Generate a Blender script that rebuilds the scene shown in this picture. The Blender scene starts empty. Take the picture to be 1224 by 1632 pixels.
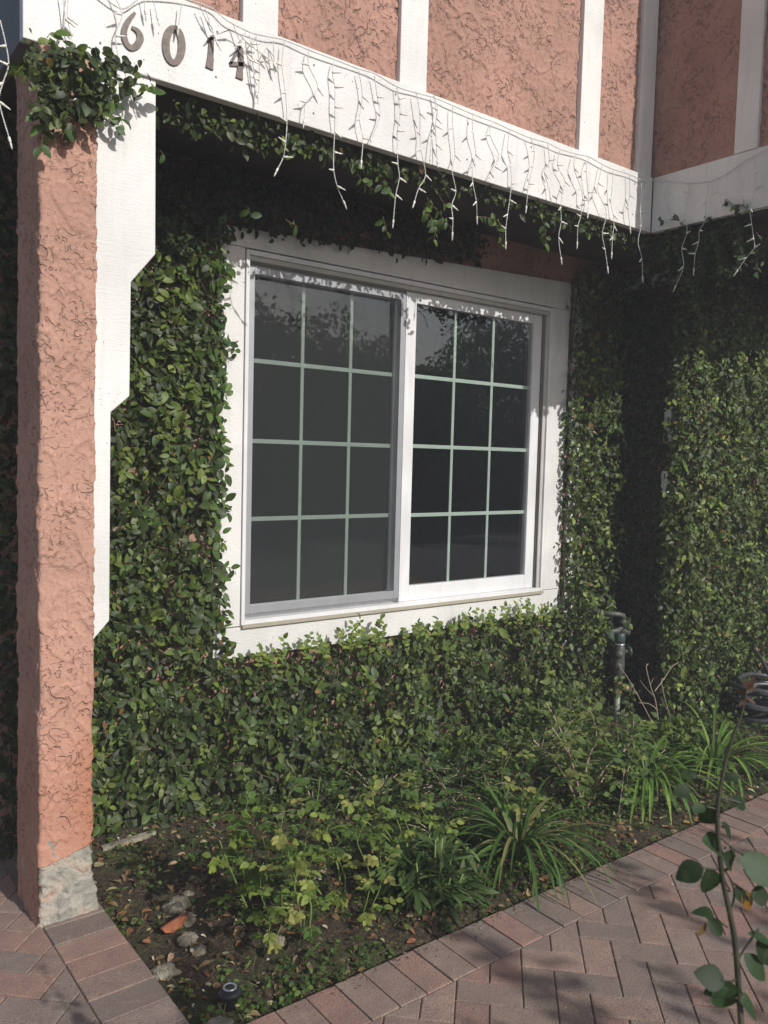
import bpy, math, random
import numpy as np
from mathutils import Vector, Matrix, noise
random.seed(7); rng = np.random.default_rng(7)
S = bpy.context.scene
COL = S.collection

# ------------------------------------------------------------------ camera
F_PX, CX, CY = 1317.0, 612.0, 816.0
CAM = np.array([0.0, 0.0, 1.6])
_y, _p, _r = np.radians([37.6, 3.8, 1.5])
FW = np.array([np.sin(_y)*np.cos(_p), np.cos(_y)*np.cos(_p), -np.sin(_p)])
_R = np.cross(FW, [0, 0, 1.0]); _R /= np.linalg.norm(_R); _U = np.cross(_R, FW)
UP = math.cos(_r)*_U - math.sin(_r)*_R
RT = math.cos(_r)*_R + math.sin(_r)*_U
def at(px, py, x=None, y=None, z=None, depth=None):
    """world point seen at a photo pixel, on the plane x=, y=, z= or at a depth"""
    d = FW*F_PX + RT*(px-CX) - UP*(py-CY)
    if depth is not None: t = depth/F_PX
    else:
        ax, v = (0, x) if x is not None else ((1, y) if y is not None else (2, z))
        t = (v-CAM[ax])/d[ax]
    return CAM + d*t
cam = bpy.data.objects.new('camera', bpy.data.cameras.new('camera')); COL.objects.link(cam)
m = Matrix.Identity(4)
for i in range(3):
    m[i][0], m[i][1], m[i][2], m[i][3] = RT[i], UP[i], -FW[i], CAM[i]
cam.matrix_world = m
cam.data.sensor_fit = 'VERTICAL'; cam.data.sensor_height = 36.0
cam.data.lens = F_PX/1632*36.0
cam.data.dof.use_dof = True; cam.data.dof.focus_distance = 4.0; cam.data.dof.aperture_fstop = 9.0
cam.data.clip_start = 0.05; cam.data.clip_end = 500
S.camera = cam
S.render.resolution_x, S.render.resolution_y = 768, 1024

# ------------------------------------------------------------------ light
w = bpy.data.worlds.new('World'); S.world = w; w.use_nodes = True
nt = w.node_tree; bg = nt.nodes['Background']
sky = nt.nodes.new('ShaderNodeTexSky'); sky.sky_type = 'NISHITA'; sky.sun_disc = False
SUN = Vector((0.17, -1.0, 0.65)).normalized()
sky.sun_elevation = math.asin(SUN.z); sky.sun_rotation = math.atan2(SUN.x, SUN.y)
sky.dust_density = 2.0
nt.links.new(sky.outputs[0], bg.inputs[0]); bg.inputs[1].default_value = 0.10
sl = bpy.data.lights.new('sun', 'SUN'); sl.energy = 4.1; sl.angle = math.radians(0.53); sl.color = (1, .965, .92)
so = bpy.data.objects.new('sun', sl); COL.objects.link(so)
so.rotation_euler = (-SUN).to_track_quat('-Z', 'Y').to_euler()
S.view_settings.view_transform = 'Standard'; S.view_settings.look = 'None'
S.view_settings.exposure = 0.0; S.view_settings.gamma = 1.0

# ------------------------------------------------------------------ materials
class G:
    """small node-graph helper"""
    def __init__(s, name):
        s.m = bpy.data.materials.new(name); s.m.use_nodes = True
        s.t = s.m.node_tree; s.b = s.t.nodes['Principled BSDF']; s.out = s.t.nodes['Material Output']
        s.tc = s.t.nodes.new('ShaderNodeTexCoord')
    def n(s, typ, **k):
        nd = s.t.nodes.new(typ)
        for a, v in k.items():
            if a[0] == '_': setattr(nd, a[1:], v)
            else: s.set(nd, a, v)
        return nd
    def set(s, nd, a, v):
        key = int(a[1:]) if a[0] == 'i' and a[1:].isdigit() else a.replace('__', ' ')
        if isinstance(v, bpy.types.NodeSocket): s.t.links.new(v, nd.inputs[key])
        else: nd.inputs[key].default_value = v
    def noise(s, scale, detail=3, dist=0, vec=None, rough=.5):
        return s.n('ShaderNodeTexNoise', Vector=vec or s.tc.outputs['Object'], Scale=scale, Detail=detail, Distortion=dist, Roughness=rough).outputs['Fac']
    def ramp(s, fac, pts):
        r = s.n('ShaderNodeValToRGB', Fac=fac); cr = r.color_ramp
        while len(cr.elements) < len(pts): cr.elements.new(.5)
        for e, (p, c) in zip(cr.elements, pts):
            e.position = p; e.color = (c, c, c, 1) if isinstance(c, (int, float)) else (*c, 1)
        return r.outputs['Color']
    def mix(s, f, a, b, mode='MIX'):
        x = s.n('ShaderNodeMix', _data_type='RGBA', _blend_type=mode)
        for i, v in ((0, f), (6, a), (7, b)):
            if isinstance(v, bpy.types.NodeSocket): s.t.links.new(v, x.inputs[i])
            else: x.inputs[i].default_value = v if i == 0 else (*v, 1)
        return x.outputs[2]
    def math(s, op, a, b=0.0, c=None):
        x = s.n('ShaderNodeMath', _operation=op, i0=a, i1=b)
        if c is not None: s.set(x, 'i2', c)
        return x.outputs[0]
    def bump(s, h, dist=.003, strength=1.0, normal=None):
        b = s.n('ShaderNodeBump', Height=h, Distance=dist, Strength=strength)
        if normal is not None: s.set(b, 'Normal', normal)
        return b.outputs[0]
    def done(s, color=None, rough=None, normal=None, **k):
        for nm, v in (('Base Color', color), ('Roughness', rough), ('Normal', normal)):
            if v is None: continue
            if isinstance(v, tuple) and len(v) == 3: v = (*v, 1)
            s.set(s.b, nm, v)
        for a, v in k.items(): s.set(s.b, a, v)
        return s.m

def stucco_mat(name, base, base_stain=False, bump=1.0, lo_=.38, lump_=.9, tint_=.55):
    g = G(name)
    # trowel tears: thin broken crevices along noise contours over a gritty ground
    def tears(sc, wd, dist, m_sc, lo, hi):
        n = g.noise(sc, 1.2, dist)
        d = g.math('ABSOLUTE', g.math('SUBTRACT', n, .5))
        return g.math('MULTIPLY', g.ramp(d, [(wd*.45, 1.0), (wd, 0.0)]), g.ramp(g.noise(m_sc, 2), [(lo, 0.0), (hi, 1.0)]))
    t1 = tears(15, .030, .35, 24, .49, .56); t2 = tears(36, .030, .35, 42, .50, .58)
    zone = g.ramp(g.noise(5.5, 2, .3), [(lo_, 0.15), (lo_+.16, 1.0)])
    tear = g.math('MULTIPLY', g.math('MAXIMUM', t1, t2), zone)
    c = g.noise(150, 3); lump = g.noise(24, 3, .5)
    h = g.math('SUBTRACT', g.math('ADD', g.math('MULTIPLY', lump, lump_), g.math('MULTIPLY', c, .42)), g.math('MULTIPLY', tear, .95))
    nm = g.bump(h, .0060*bump, 1.0)
    tone = g.ramp(g.noise(3.2, 4, .3), [(.3, tuple(v*.80 for v in base)), (.7, tuple(min(1, v*1.12) for v in base))])
    tone = g.mix(g.ramp(g.noise(90, 3), [(.35, .25), (.6, 0.0)]), tone, tuple(v*.6 for v in base))
    tone = g.mix(g.math('MULTIPLY', tear, tint_), tone, tuple(v*.4 for v in base))  # ledge shadow put into the colour along the tears
    if base_stain:
        z = g.n('ShaderNodeSeparateXYZ', Vector=g.tc.outputs['Object'])
        zz = g.math('ADD', z.outputs[2], g.math('MULTIPLY', g.math('SUBTRACT', g.noise(5, 3), .5), .8))
        dx = g.math('MULTIPLY', g.math('SUBTRACT', z.outputs[0], .93-3.2), 9.0)
        dz = g.math('MULTIPLY', g.math('SUBTRACT', z.outputs[2], .40), 3.4)
        rr = g.math('ADD', g.math('SQRT', g.math('ADD', g.math('MULTIPLY', dx, dx), g.math('MULTIPLY', dz, dz))), g.math('MULTIPLY', g.math('SUBTRACT', g.noise(14, 4), .5), .9))
        st = g.ramp(rr, [(.30, .8), (1.0, 0.0)])
        tone = g.mix(st, tone, (.36, .15, .07))
        warm = g.ramp(g.math('ADD', z.outputs[2], g.math('MULTIPLY', g.math('SUBTRACT', g.noise(4, 3), .5), .7)), [(.45, .45), (.95, 0.0)])
        tone = g.mix(warm, tone, (.50, .225, .145))
    return g.done(tone, .92, nm)
PINK = (.42, .24, .185)
M_STUCCO = stucco_mat('pink stucco', PINK)
M_PILLAR = stucco_mat('pillar stucco', (.50, .29, .218), True, .9, .36, .8, .38)

def white_mat(name, base=(.75, .745, .72), specks=.5, rough=.6, bump=.0012, grain=True):
    g = G(name)
    mp = g.n('ShaderNodeMapping', Vector=g.tc.outputs['Object'], Scale=(1, 1, 1) if not grain else (6, 6, 40))
    gr = g.noise(4, 4, .4, mp.outputs[0])
    pit = g.noise(120, 3)
    nm = g.bump(g.math('ADD', gr, g.math('MULTIPLY', pit, .5)), bump, .8)
    dirt = g.ramp(g.noise(2.3, 6, .5), [(.35, tuple(v*.84 for v in base)), (.62, base)])
    strk = g.n('ShaderNodeMapping', Vector=g.tc.outputs['Object'], Scale=(9, 9, 1.2))
    dirt = g.mix(g.ramp(g.noise(3, 5, 0, strk.outputs[0]), [(.52, 0.0), (.75, .45)]), dirt, tuple(v*.72 for v in base))
    v = g.n('ShaderNodeTexVoronoi', Vector=g.tc.outputs['Object'], Scale=34)
    sp = g.ramp(v.outputs['Distance'], [(.07, 1.0), (.1, 0.0)])
    msk = g.ramp(g.noise(6, 2), [(.52, 0.0), (.62, 1.0)])
    col = g.mix(g.math('MULTIPLY', g.math('MULTIPLY', sp, msk), specks), dirt, (.06, .055, .04))
    fine = g.ramp(g.noise(210, 2), [(.30, .35), (.4, 0.0)])
    col = g.mix(g.math('MULTIPLY', fine, specks), col, (.3, .29, .25))
    return g.done(col, rough, nm)
M_WOOD = white_mat('white painted wood', specks=.9, bump=.002)
M_BOARD = white_mat('white bracket board', (.76, .755, .73), specks=.7, bump=.0015)
M_VINYL = white_mat('white vinyl frame', (.77, .775, .78), specks=.15, rough=.35, bump=.0002, grain=False)
M_TRACK = white_mat('dusty vinyl track', (.50, .49, .46), specks=.4, rough=.5, bump=.0004, grain=False)
M_SILLDIRT = white_mat('dirty sill caulk', (.42, .38, .30), specks=.9, rough=.8, bump=.003, grain=False)
def plain(name, c, rough=.6, var=.15, scale=20, metallic=0, bump=0, **k):
    g = G(name)
    col = g.ramp(g.noise(scale, 4), [(.3, tuple(v*(1-var) for v in c)), (.7, tuple(min(1, v*(1+var)) for v in c))])
    nm = g.bump(g.noise(scale*6, 3), bump, 1) if bump else None
    return g.done(col, rough, nm, Metallic=metallic, **k)
M_GRILLE = plain('pale green grille', (.60, .70, .62), .5, .04)
M_SCREENFRAME = plain('grey aluminium screen frame', (.36, .37, .39), .45, .06, 12, .3)
M_SLATE = plain('slate grey board', (.13, .14, .16), .7, .1)
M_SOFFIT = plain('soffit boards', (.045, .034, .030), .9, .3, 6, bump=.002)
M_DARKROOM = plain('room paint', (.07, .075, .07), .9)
M_CURTAIN = plain('dark curtain', (.07, .05, .04), .9)
M_NUM = plain('weathered bronze', (.14, .115, .10), .6, .3, 60, .2)
M_WIRE = plain('white wire', (.62, .62, .58), .45, .08)
M_BULB = plain('clear bulb', (.72, .70, .64), .25, .08)
M_SOCK = plain('bulb socket', (.45, .45, .42), .4, .08)
M_STEM = plain('vine stem', (.16, .10, .06), .8, .3, 40)
M_RUN = plain('young vine runner', (.17, .14, .06), .8, .3, 40)
M_TWIG = plain('bare twig', (.36, .29, .21), .8, .2, 40)
M_GSTEM = plain('green stem', (.17, .25, .06), .6, .2, 30)
M_RSTEM = plain('rose stem', (.05, .05, .03), .5, .35, 40)
M_ROCK = plain('pale rock', (.30, .27, .20), .95, .4, 25, bump=.012)
M_BARK = plain('rust bark', (.30, .10, .045), .85, .3, 40, bump=.003)
M_BLACKP = plain('black plastic', (.022, .024, .028), .4, .2)
M_CHROME = plain('grey metal ring', (.55, .56, .58), .25, .1, 20, .6)
M_PIPE = plain('aged pipe', (.09, .095, .08), .55, .3, 30, .3, bump=.001)
M_PVC = plain('grey pvc pipe', (.24, .25, .20), .5, .15)
M_BRONZE = plain('tan brass fitting', (.30, .22, .13), .5, .3, 40, .3, bump=.001)
M_TEAL = plain('teal fitting', (.045, .075, .068), .4, .2)
M_HOSE = plain('grey rubber hose', (.05, .05, .055), .35, .2)
M_MORTAR = plain('sand joint', (.20, .155, .12), .98, .3, 60)
M_ROAD = plain('asphalt', (.07, .07, .072), .95, .15, 30)
M_TRUNK = plain('tree bark', (.10, .07, .05), .9, .3, 12, bump=.01)
def concrete_patch():
    g = G('bare concrete patch')
    mp = g.n('ShaderNodeMapping', Vector=g.tc.outputs['Object'], Scale=(1, 1, 1.6))
    n = g.noise(11, 8, .25, mp.outputs[0], .65)
    c = g.ramp(n, [(.36, (.22, .215, .175)), (.46, (.29, .28, .235)), (.52, (.38, .355, .30)), (.60, (.42, .34, .27)), (.68, (.40, .25, .18))])
    return g.done(c, .95, g.bump(g.noise(45, 6, .2), .014, 1))
M_CONC = concrete_patch()
def brick_mat():
    g = G('clay paver')
    at_ = g.n('ShaderNodeAttribute', _attribute_name='tint')
    c = g.mix(g.ramp(g.noise(14, 4), [(.35, 0.0), (.65, .5)]), at_.outputs['Color'], (.19, .13, .115))
    c = g.mix(g.ramp(g.noise(2.6, 5, .6), [(.48, 0.0), (.7, .45)]), c, (.13, .105, .085))
    c = g.mix(g.ramp(g.noise(7, 6, .8, None, .7), [(.56, 0.0), (.68, .35)]), c, (.36, .29, .23))
    c = g.mix(g.ramp(g.noise(240, 3), [(.36, .6), (.5, 0.0)]), c, (.07, .055, .05))
    c = g.mix(g.ramp(g.noise(310, 2), [(.62, 0.0), (.7, .5)]), c, (.42, .34, .28))
    return g.done(c, .9, g.bump(g.math('ADD', g.noise(200, 4), g.noise(25, 3)), .0024, 1))
M_BRICK = brick_mat()
def soil_mat():
    g = G('garden soil')
    c = g.ramp(g.noise(60, 5, .4), [(.3, (.016, .011, .006)), (.55, (.048, .032, .018)), (.75, (.13, .088, .05))])
    c = g.mix(g.ramp(g.noise(3.5, 4, .6), [(.46, 0.0), (.62, .8)]), c, (.045, .058, .016))
    c = g.mix(g.ramp(g.noise(190, 2), [(.66, 0.0), (.72, .8)]), c, (.33, .26, .17))
    return g.done(c, .97, g.bump(g.noise(70, 5, .3), .012, 1))
M_SOIL = soil_mat()
def leaf_mat(name, rough=.42, trans=.25, spec=.5):
    g = G(name)
    a = g.n('ShaderNodeAttribute', _attribute_name='tint')
    col = g.mix(g.ramp(g.noise(90, 3), [(.35, .35), (.65, 0.0)]), a.outputs['Color'], (.02, .03, .01))
    col = g.mix(g.ramp(g.noise(38, 3), [(.60, 0.0), (.74, .3)]), col, (.20, .20, .10))
    g.done(col, rough); g.b.inputs['Specular IOR Level'].default_value = spec
    tr = g.n('ShaderNodeBsdfTranslucent', Color=g.mix(.5, a.outputs['Color'], (.14, .22, .02)))
    mx = g.n('ShaderNodeMixShader', i0=trans, i1=g.b.outputs[0], i2=tr.outputs[0])
    g.t.links.new(mx.outputs[0], g.out.inputs['Surface'])
    return g.m
M_LEAF = leaf_mat('fig leaf', .5, .28, .42); M_LEAF2 = leaf_mat('soft leaf', .55, .3, .3); M_DRY = leaf_mat('dry leaf', .8, .1, .2)
def glass_mat():
    g = G('window glass')
    lwn = g.n('ShaderNodeLayerWeight', Blend=.5)
    fr5 = g.math('POWER', lwn.outputs['Facing'], 5.0)
    tr = g.n('ShaderNodeBsdfTransparent', Color=(.80, .83, .82, 1))
    gl = g.n('ShaderNodeBsdfGlossy', Color=(1, 1, 1, 1), Roughness=.012)
    f = g.math('ADD', g.math('MULTIPLY', fr5, .9), .17)
    mx = g.n('ShaderNodeMixShader', i0=f, i1=tr.outputs[0], i2=gl.outputs[0])
    g.t.links.new(mx.outputs[0], g.out.inputs['Surface']); return g.m
M_GLASS = glass_mat()
def screen_mat():
    g = G('insect screen mesh')
    tr = g.n('ShaderNodeBsdfTransparent', Color=(1, 1, 1, 1))
    df = g.n('ShaderNodeBsdfDiffuse', Color=(.080, .086, .086, 1))
    f = g.math('ADD', g.math('MULTIPLY', g.noise(500, 1), .10), .20)
    mx = g.n('ShaderNodeMixShader', i0=f, i1=tr.outputs[0], i2=df.outputs[0])
    g.t.links.new(mx.outputs[0], g.out.inputs['Surface']); return g.m
M_SCREEN = screen_mat()

# ------------------------------------------------------------------ mesh helpers
def tag(o, label=None, cat=None, group=None, kind=None):
    if label: o['label'] = label
    if cat: o['category'] = cat
    if group: o['group'] = group
    if kind: o['kind'] = kind
    return o
def empty(name, loc, label, cat, group=None):
    o = bpy.data.objects.new(name, None); COL.objects.link(o); o.location = loc
    o.empty_display_size = .1
    return tag(o, label, cat, group)
def link(name, me, mat, parent=None):
    o = bpy.data.objects.new(name, me); COL.objects.link(o)
    if mat: me.materials.append(mat)
    if parent is not None:
        o.parent = parent
        pw = parent
        off = Vector((0, 0, 0))
        while pw is not None: off += Vector(pw.location); pw = pw.parent
        me.transform(Matrix.Translation(-off))
    return o
class MB:
    def __init__(s): s.v = []; s.f = []; s.c = []
    def box(s, x0, x1, y0, y1, z0, z1, col=None, bev=0):
        n = len(s.v)
        if bev:
            b = bev
            lv = [(x0, y0, z0), (x1, y0, z0), (x1, y1, z0), (x0, y1, z0)]
            for z in (z1-b,): lv += [(x0, y0, z), (x1, y0, z), (x1, y1, z), (x0, y1, z)]
            lv += [(x0+b, y0+b, z1), (x1-b, y0+b, z1), (x1-b, y1-b, z1), (x0+b, y1-b, z1)]
            s.v += lv
            for k in (0, 4):
                for i in range(4): s.f.append((n+k+i, n+k+(i+1) % 4, n+k+4+(i+1) % 4, n+k+4+i))
            s.f += [(n+8, n+9, n+10, n+11), (n+3, n+2, n+1, n)]
        else:
            s.v += [(x0, y0, z0), (x1, y0, z0), (x1, y1, z0), (x0, y1, z0), (x0, y0, z1), (x1, y0, z1), (x1, y1, z1), (x0, y1, z1)]
            s.f += [(n, n+3, n+2, n+1), (n+4, n+5, n+6, n+7), (n, n+1, n+5, n+4), (n+1, n+2, n+6, n+5), (n+2, n+3, n+7, n+6), (n+3, n, n+4, n+7)]
        return s
    def prism(s, pts, axis, a, b):
        """polygon pts (u,v) extruded along axis from a to b (axis y: u=x, v=z; z: u=x,v=y; x: u=y,v=z)"""
        n = len(s.v); k = len(pts)
        for d in (a, b):
            for u, v in pts:
                s.v.append({'y': (u, d, v), 'z': (u, v, d), 'x': (d, u, v)}[axis])
        s.f.append(tuple(range(n, n+k))); s.f.append(tuple(range(n+2*k-1, n+k-1, -1)))
        for i in range(k): s.f.append((n+i, n+k+i, n+k+(i+1) % k, n+(i+1) % k))
        return s
    def tube(s, pts, rad, sides=6):
        pts = [Vector(p) for p in pts]; k = len(pts)
        if not hasattr(rad, '__len__'): rad = [rad]*k
        n = len(s.v); ref = None
        for i, p in enumerate(pts):
            d = (pts[min(i+1, k-1)]-pts[max(i-1, 0)])
            d = d.normalized() if d.length > 1e-9 else Vector((0, 0, 1))
            if ref is None:
                ref = d.orthogonal().normalized()
            u = (ref - d*ref.dot(d)); u = u.normalized() if u.length > 1e-6 else d.orthogonal().normalized()
            ref = u; v = d.cross(u)
            for j in range(sides):
                a = 2*math.pi*j/sides
                s.v.append(tuple(p + (u*math.cos(a)+v*math.sin(a))*rad[i]))
        for i in range(k-1):
            for j in range(sides):
                j2 = (j+1) % sides
                s.f.append((n+i*sides+j, n+i*sides+j2, n+(i+1)*sides+j2, n+(i+1)*sides+j))
        s.f.append(tuple(n+j for j in range(sides))[::-1]); s.f.append(tuple(n+(k-1)*sides+j for j in range(sides)))
        return s
    def lathe(s, prof, c, axis=(0, 0, 1), sides=20):
        """prof list of (r, h) along axis from c"""
        ax = Vector(axis).normalized(); pts = [Vector(c)+ax*h for r, h in prof]
        u = ax.orthogonal().normalized(); v = ax.cross(u); n = len(s.v)
        for p, (r, h) in zip(pts, prof):
            for j in range(sides):
                a = 2*math.pi*j/sides; s.v.append(tuple(p+(u*math.cos(a)+v*math.sin(a))*max(r, 1e-4)))
        for i in range(len(prof)-1):
            for j in range(sides):
                j2 = (j+1) % sides
                s.f.append((n+i*sides+j, n+i*sides+j2, n+(i+1)*sides+j2, n+(i+1)*sides+j))
        s.f.append(tuple(n+j for j in range(sides))[::-1]); s.f.append(tuple(n+(len(prof)-1)*sides+j for j in range(sides)))
        return s
    def build(s, name, mat, parent=None, smooth=False, bevel=0):
        me = bpy.data.meshes.new(name); me.from_pydata([tuple(map(float, v)) for v in s.v], [], s.f); me.update()
        if s.c:
            a = me.color_attributes.new('tint', 'FLOAT_COLOR', 'POINT')
            a.data.foreach_set('color', np.array([(*c, 1) for c in s.c], 'f').ravel())
        if smooth: me.polygons.foreach_set('use_smooth', [True]*len(me.polygons))
        o = link(name, me, mat, parent)
        if bevel:
            b = o.modifiers.new('bevel', 'BEVEL'); b.width = bevel; b.segments = 2; b.limit_method = 'ANGLE'
        return o

def leaves(name, P, D, N, L, W, C, mat, parent=None, curl=.25, fold=.25, st=((.13, .6), (.38, 1.0), (.68, .85), (.88, .45))):
    """one mesh of many small curved leaves: base P, axis D, normal N"""
    P, D, N, L, W, C = [np.asarray(a, float) for a in (P, D, N, L, W, C)]
    n = len(P)
    D = D/np.linalg.norm(D, axis=1, keepdims=True)
    N = N - D*(N*D).sum(1, keepdims=True); N /= np.linalg.norm(N, axis=1, keepdims=True)+1e-9
    Sd = np.cross(D, N); L = L[:, None]; W = W[:, None]
    cu = curl*rng.uniform(.2, 1.8, (n, 1)); fo = fold*rng.uniform(.3, 1.6, (n, 1))
    V = [P]
    for t, wd in st:
        c = P + D*L*t - N*L*cu*t*t
        V += [c - Sd*W*.5*wd + N*W*.5*wd*fo, c, c + Sd*W*.5*wd + N*W*.5*wd*fo]
    V.append(P + D*L - N*L*cu)
    k = len(V); V = np.stack(V, 1).reshape(-1, 3)
    f = [(0, 2, 1, 1), (0, 3, 2, 2)]
    loops = []; sizes = []
    tri = [(0, 2, 1), (0, 3, 2)]; quad = []
    for i in range(len(st)-1):
        b = 1+3*i; quad += [(b, b+1, b+4, b+3), (b+1, b+2, b+5, b+4)]
    b = 1+3*(len(st)-1); tri += [(b, b+1, k-1), (b+1, b+2, k-1)]
    one = np.array([i for q in tri for i in q]+[i for q in quad for i in q])
    szs = np.array([3]*len(tri)+[4]*len(quad))
    LI = (one[None]+(np.arange(n)*k)[:, None]).ravel(); SZ = np.tile(szs, n)
    me = bpy.data.meshes.new(name)
    me.vertices.add(len(V)); me.vertices.foreach_set('co', V.astype('f').ravel())
    me.loops.add(len(LI)); me.loops.foreach_set('vertex_index', LI.astype('i'))
    me.polygons.add(len(SZ)); me.polygons.foreach_set('loop_start', (np.cumsum(SZ)-SZ).astype('i'))
    me.polygons.foreach_set('loop_total', SZ.astype('i'))
    me.polygons.foreach_set('use_smooth', np.ones(len(SZ), bool))
    me.update(calc_edges=True); me.validate()
    a = me.color_attributes.new('tint', 'FLOAT_COLOR', 'POINT')
    cc = np.concatenate([C, np.ones((n, 1))], 1)
    a.data.foreach_set('color', np.repeat(cc, k, 0).astype('f').ravel())
    return link(name, me, mat, parent)

def palette(n, cols, wts, var=.25):
    cols = np.array(cols); w_ = np.array(wts)/sum(wts)
    c = cols[rng.choice(len(cols), n, p=w_)]
    return np.clip(c*rng.uniform(1-var, 1+var, (n, 1))*rng.uniform(.92, 1.08, (n, 3)), 0, 1)
def inside(poly, x, y):
    r = np.zeros(len(x), bool); k = len(poly)
    for i in range(k):
        x1, y1 = poly[i]; x2, y2 = poly[(i+1) % k]
        c = ((y1 > y) != (y2 > y)) & (x < (x2-x1)*(y-y1)/(y2-y1+1e-12)+x1)
        r ^= c
    return r

# ------------------------------------------------------------------ ground, paving, bed
YW = 3.45            # window wall plane
g_ = MB(); g_.v = [(-60, -60, -.12), (60, -60, -.12), (60, 60, -.12), (-60, 60, -.12)]; g_.f = [(0, 1, 2, 3)]
tag(g_.build('ground', M_ROAD), kind='structure')
b_ = MB().box(-3, 7, -1.6, 1.976, -.11, -.006); b_.box(-3, .95, 1.976, 6.0, -.11, -.006)
tag(b_.build('paving_bed', M_MORTAR), kind='structure')
BR = [(.335, .205, .155), (.335, .23, .175), (.285, .21, .165), (.31, .22, .17), (.335, .195, .15), (.27, .21, .17), (.23, .18, .15)]
pv = MB()
def paver(cx, cy, ang, L=.2, W=.1, clip=None):
    gap = .0035; l, w2 = L/2-gap/2, W/2-gap/2
    jit = random.uniform(-.006, .006); dz = random.uniform(-.0015, .0015)
    pts = [(-l, -w2), (l, -w2), (l, w2), (-l, w2)]
    ca, sa = math.cos(ang+jit), math.sin(ang+jit)
    P = [(cx+u*ca-v*sa, cy+u*sa+v*ca) for u, v in pts]
    if clip:
        for ax, lim, sgn in clip:                # cut at the border line
            Q = []
            for i in range(len(P)):
                a, b = P[i], P[(i+1) % len(P)]
                ia, ib = (a[ax]-lim)*sgn <= 0, (b[ax]-lim)*sgn <= 0
                if ia: Q.append(a)
                if ia != ib:
                    t = (lim-a[ax])/(b[ax]-a[ax]); Q.append((a[0]+(b[0]-a[0])*t, a[1]+(b[1]-a[1])*t))
            P = Q
            if len(P) < 3: return
    A = sum(P[i][0]*P[(i+1) % len(P)][1]-P[(i+1) % len(P)][0]*P[i][1] for i in range(len(P)))/2
    if abs(A) < .0004: return
    if random.random() < .35:                     # a knocked-off corner
        i = random.randrange(len(P)); a, b, c = P[i-1], P[i], P[(i+1) % len(P)]; ch = random.uniform(.003, .009)
        da, dc = math.dist(a, b), math.dist(c, b)
        if da > .02 and dc > .02:
            P = P[:i]+[(b[0]+(a[0]-b[0])*ch/da, b[1]+(a[1]-b[1])*ch/da), (b[0]+(c[0]-b[0])*ch/dc, b[1]+(c[1]-b[1])*ch/dc)]+P[i+1:]
    mx, my = sum(p[0] for p in P)/len(P), sum(p[1] for p in P)/len(P)
    bc = random.choice(BR); k = random.uniform(.85, 1.15); bc = tuple(v*k for v in bc)
    n = len(pv.v); k = len(P); be = .004
    for z, ins in ((-.05, 0), (-.0035, 0), (-.0008, .0016), (0, be)):
        for p in P:
            dx, dy = mx-p[0], my-p[1]; d = math.hypot(dx, dy)+1e-6
            pv.v.append((p[0]+dx/d*ins*1.3, p[1]+dy/d*ins*1.3, z+dz)); pv.c.append(bc)
    for r in range(3):
        for i in range(k): pv.f.append((n+r*k+i, n+r*k+(i+1) % k, n+(r+1)*k+(i+1) % k, n+(r+1)*k+i))
    pv.f.append(tuple(n+3*k+i for i in range(k)))
# soldier course along the bed, edge line y=1.98; header course along x .75-.955
x = .76
while x < 6.6: paver(x+.0515, 1.879, math.pi/2, .2, .103); x += .103
y = 1.985
while y < 2.78: paver(.853, y+.056, 0, .205, .112); y += .112
# 45 degree herringbone
def herring(clip, x0, x1, y0, y1, ox=2.126, oy=1.497):
    a = math.pi/4; ca, sa = math.cos(a), math.sin(a)
    for i in range(-70, 70):
        for j in range(-70, 70):
            k = (i-j) % 4
            if k == 0: u, v, r = (i+1)*.1, (j+.5)*.1, 0
            elif k == 2: u, v, r = (i+.5)*.1, j*.1, math.pi/2
            else: continue
            X, Y = ox+u*ca-v*sa, oy+u*sa+v*ca
            if x0 < X < x1 and y0 < Y < y1: paver(X, Y, a+r, clip=clip)
herring([(1, 1.777, 1)], -2.0, 6.2, -1.0, 1.95)
herring([(0, .748, -1) if False else (0, .748, 1), (1, 1.781, -1)], -1.2, .95, 1.65, 4.6)
tag(pv.build('brick_paving', M_BRICK), kind='structure')
# planting bed soil
def soil_z(x, y):
    v = noise.noise(Vector((x*3, y*3, 0)))*.018 + noise.noise(Vector((x*11, y*11, 3)))*.012 + noise.noise(Vector((x*40, y*40, 5)))*.006
    edge = min(1, max(0, (y-1.99)/.12)) * min(1, max(0, (x-.965)/.1 + (1 if y > 2.8 else 0)))
    return -.035 + edge*(.02+v) + max(0, y-2.9)*.03
nx, ny = 330, 100
sm = MB()
for j in range(ny+1):
    for i in range(nx+1):
        X = .60+(7.2-.60)*(i/nx)**1.25; Y = 1.981+(3.7-1.981)*j/ny
        if X < .958 and Y < 2.81: X = .958
        sm.v.append((X, Y, soil_z(X, Y)))
for j in range(ny):
    for i in range(nx):
        a = j*(nx+1)+i; sm.f.append((a, a+1, a+nx+2, a+nx+1))
tag(sm.build('planting_bed', M_SOIL, smooth=True), kind='structure')

# ------------------------------------------------------------------ the house
house = empty('house', (3.2, 3.45, 0), 'pink stucco house with white half timber boards, street number and a gridded sliding window', 'house')
WX0, WX1, WZ0, WZ1 = 1.805, 3.88, .79, 2.525      # window opening
lw = MB()
lw.box(.74, WX0, YW, YW+.18, -.1, 2.87).box(WX1, 4.54, YW, YW+.18, -.1, 2.87)
lw.box(WX0, WX1, YW, YW+.18, -.1, WZ0).box(WX0, WX1, YW, YW+.18, WZ1, 2.87)
lw.box(4.54, 4.70, 2.98, YW+.18, -.1, 2.87)
lw.box(4.70, 7.4, 2.98, 3.14, -.1, 2.87)
lw.box(.60, .74, YW, YW+.18, -.1, 2.87)
lw.build('lower_wall', M_STUCCO, house)
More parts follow.
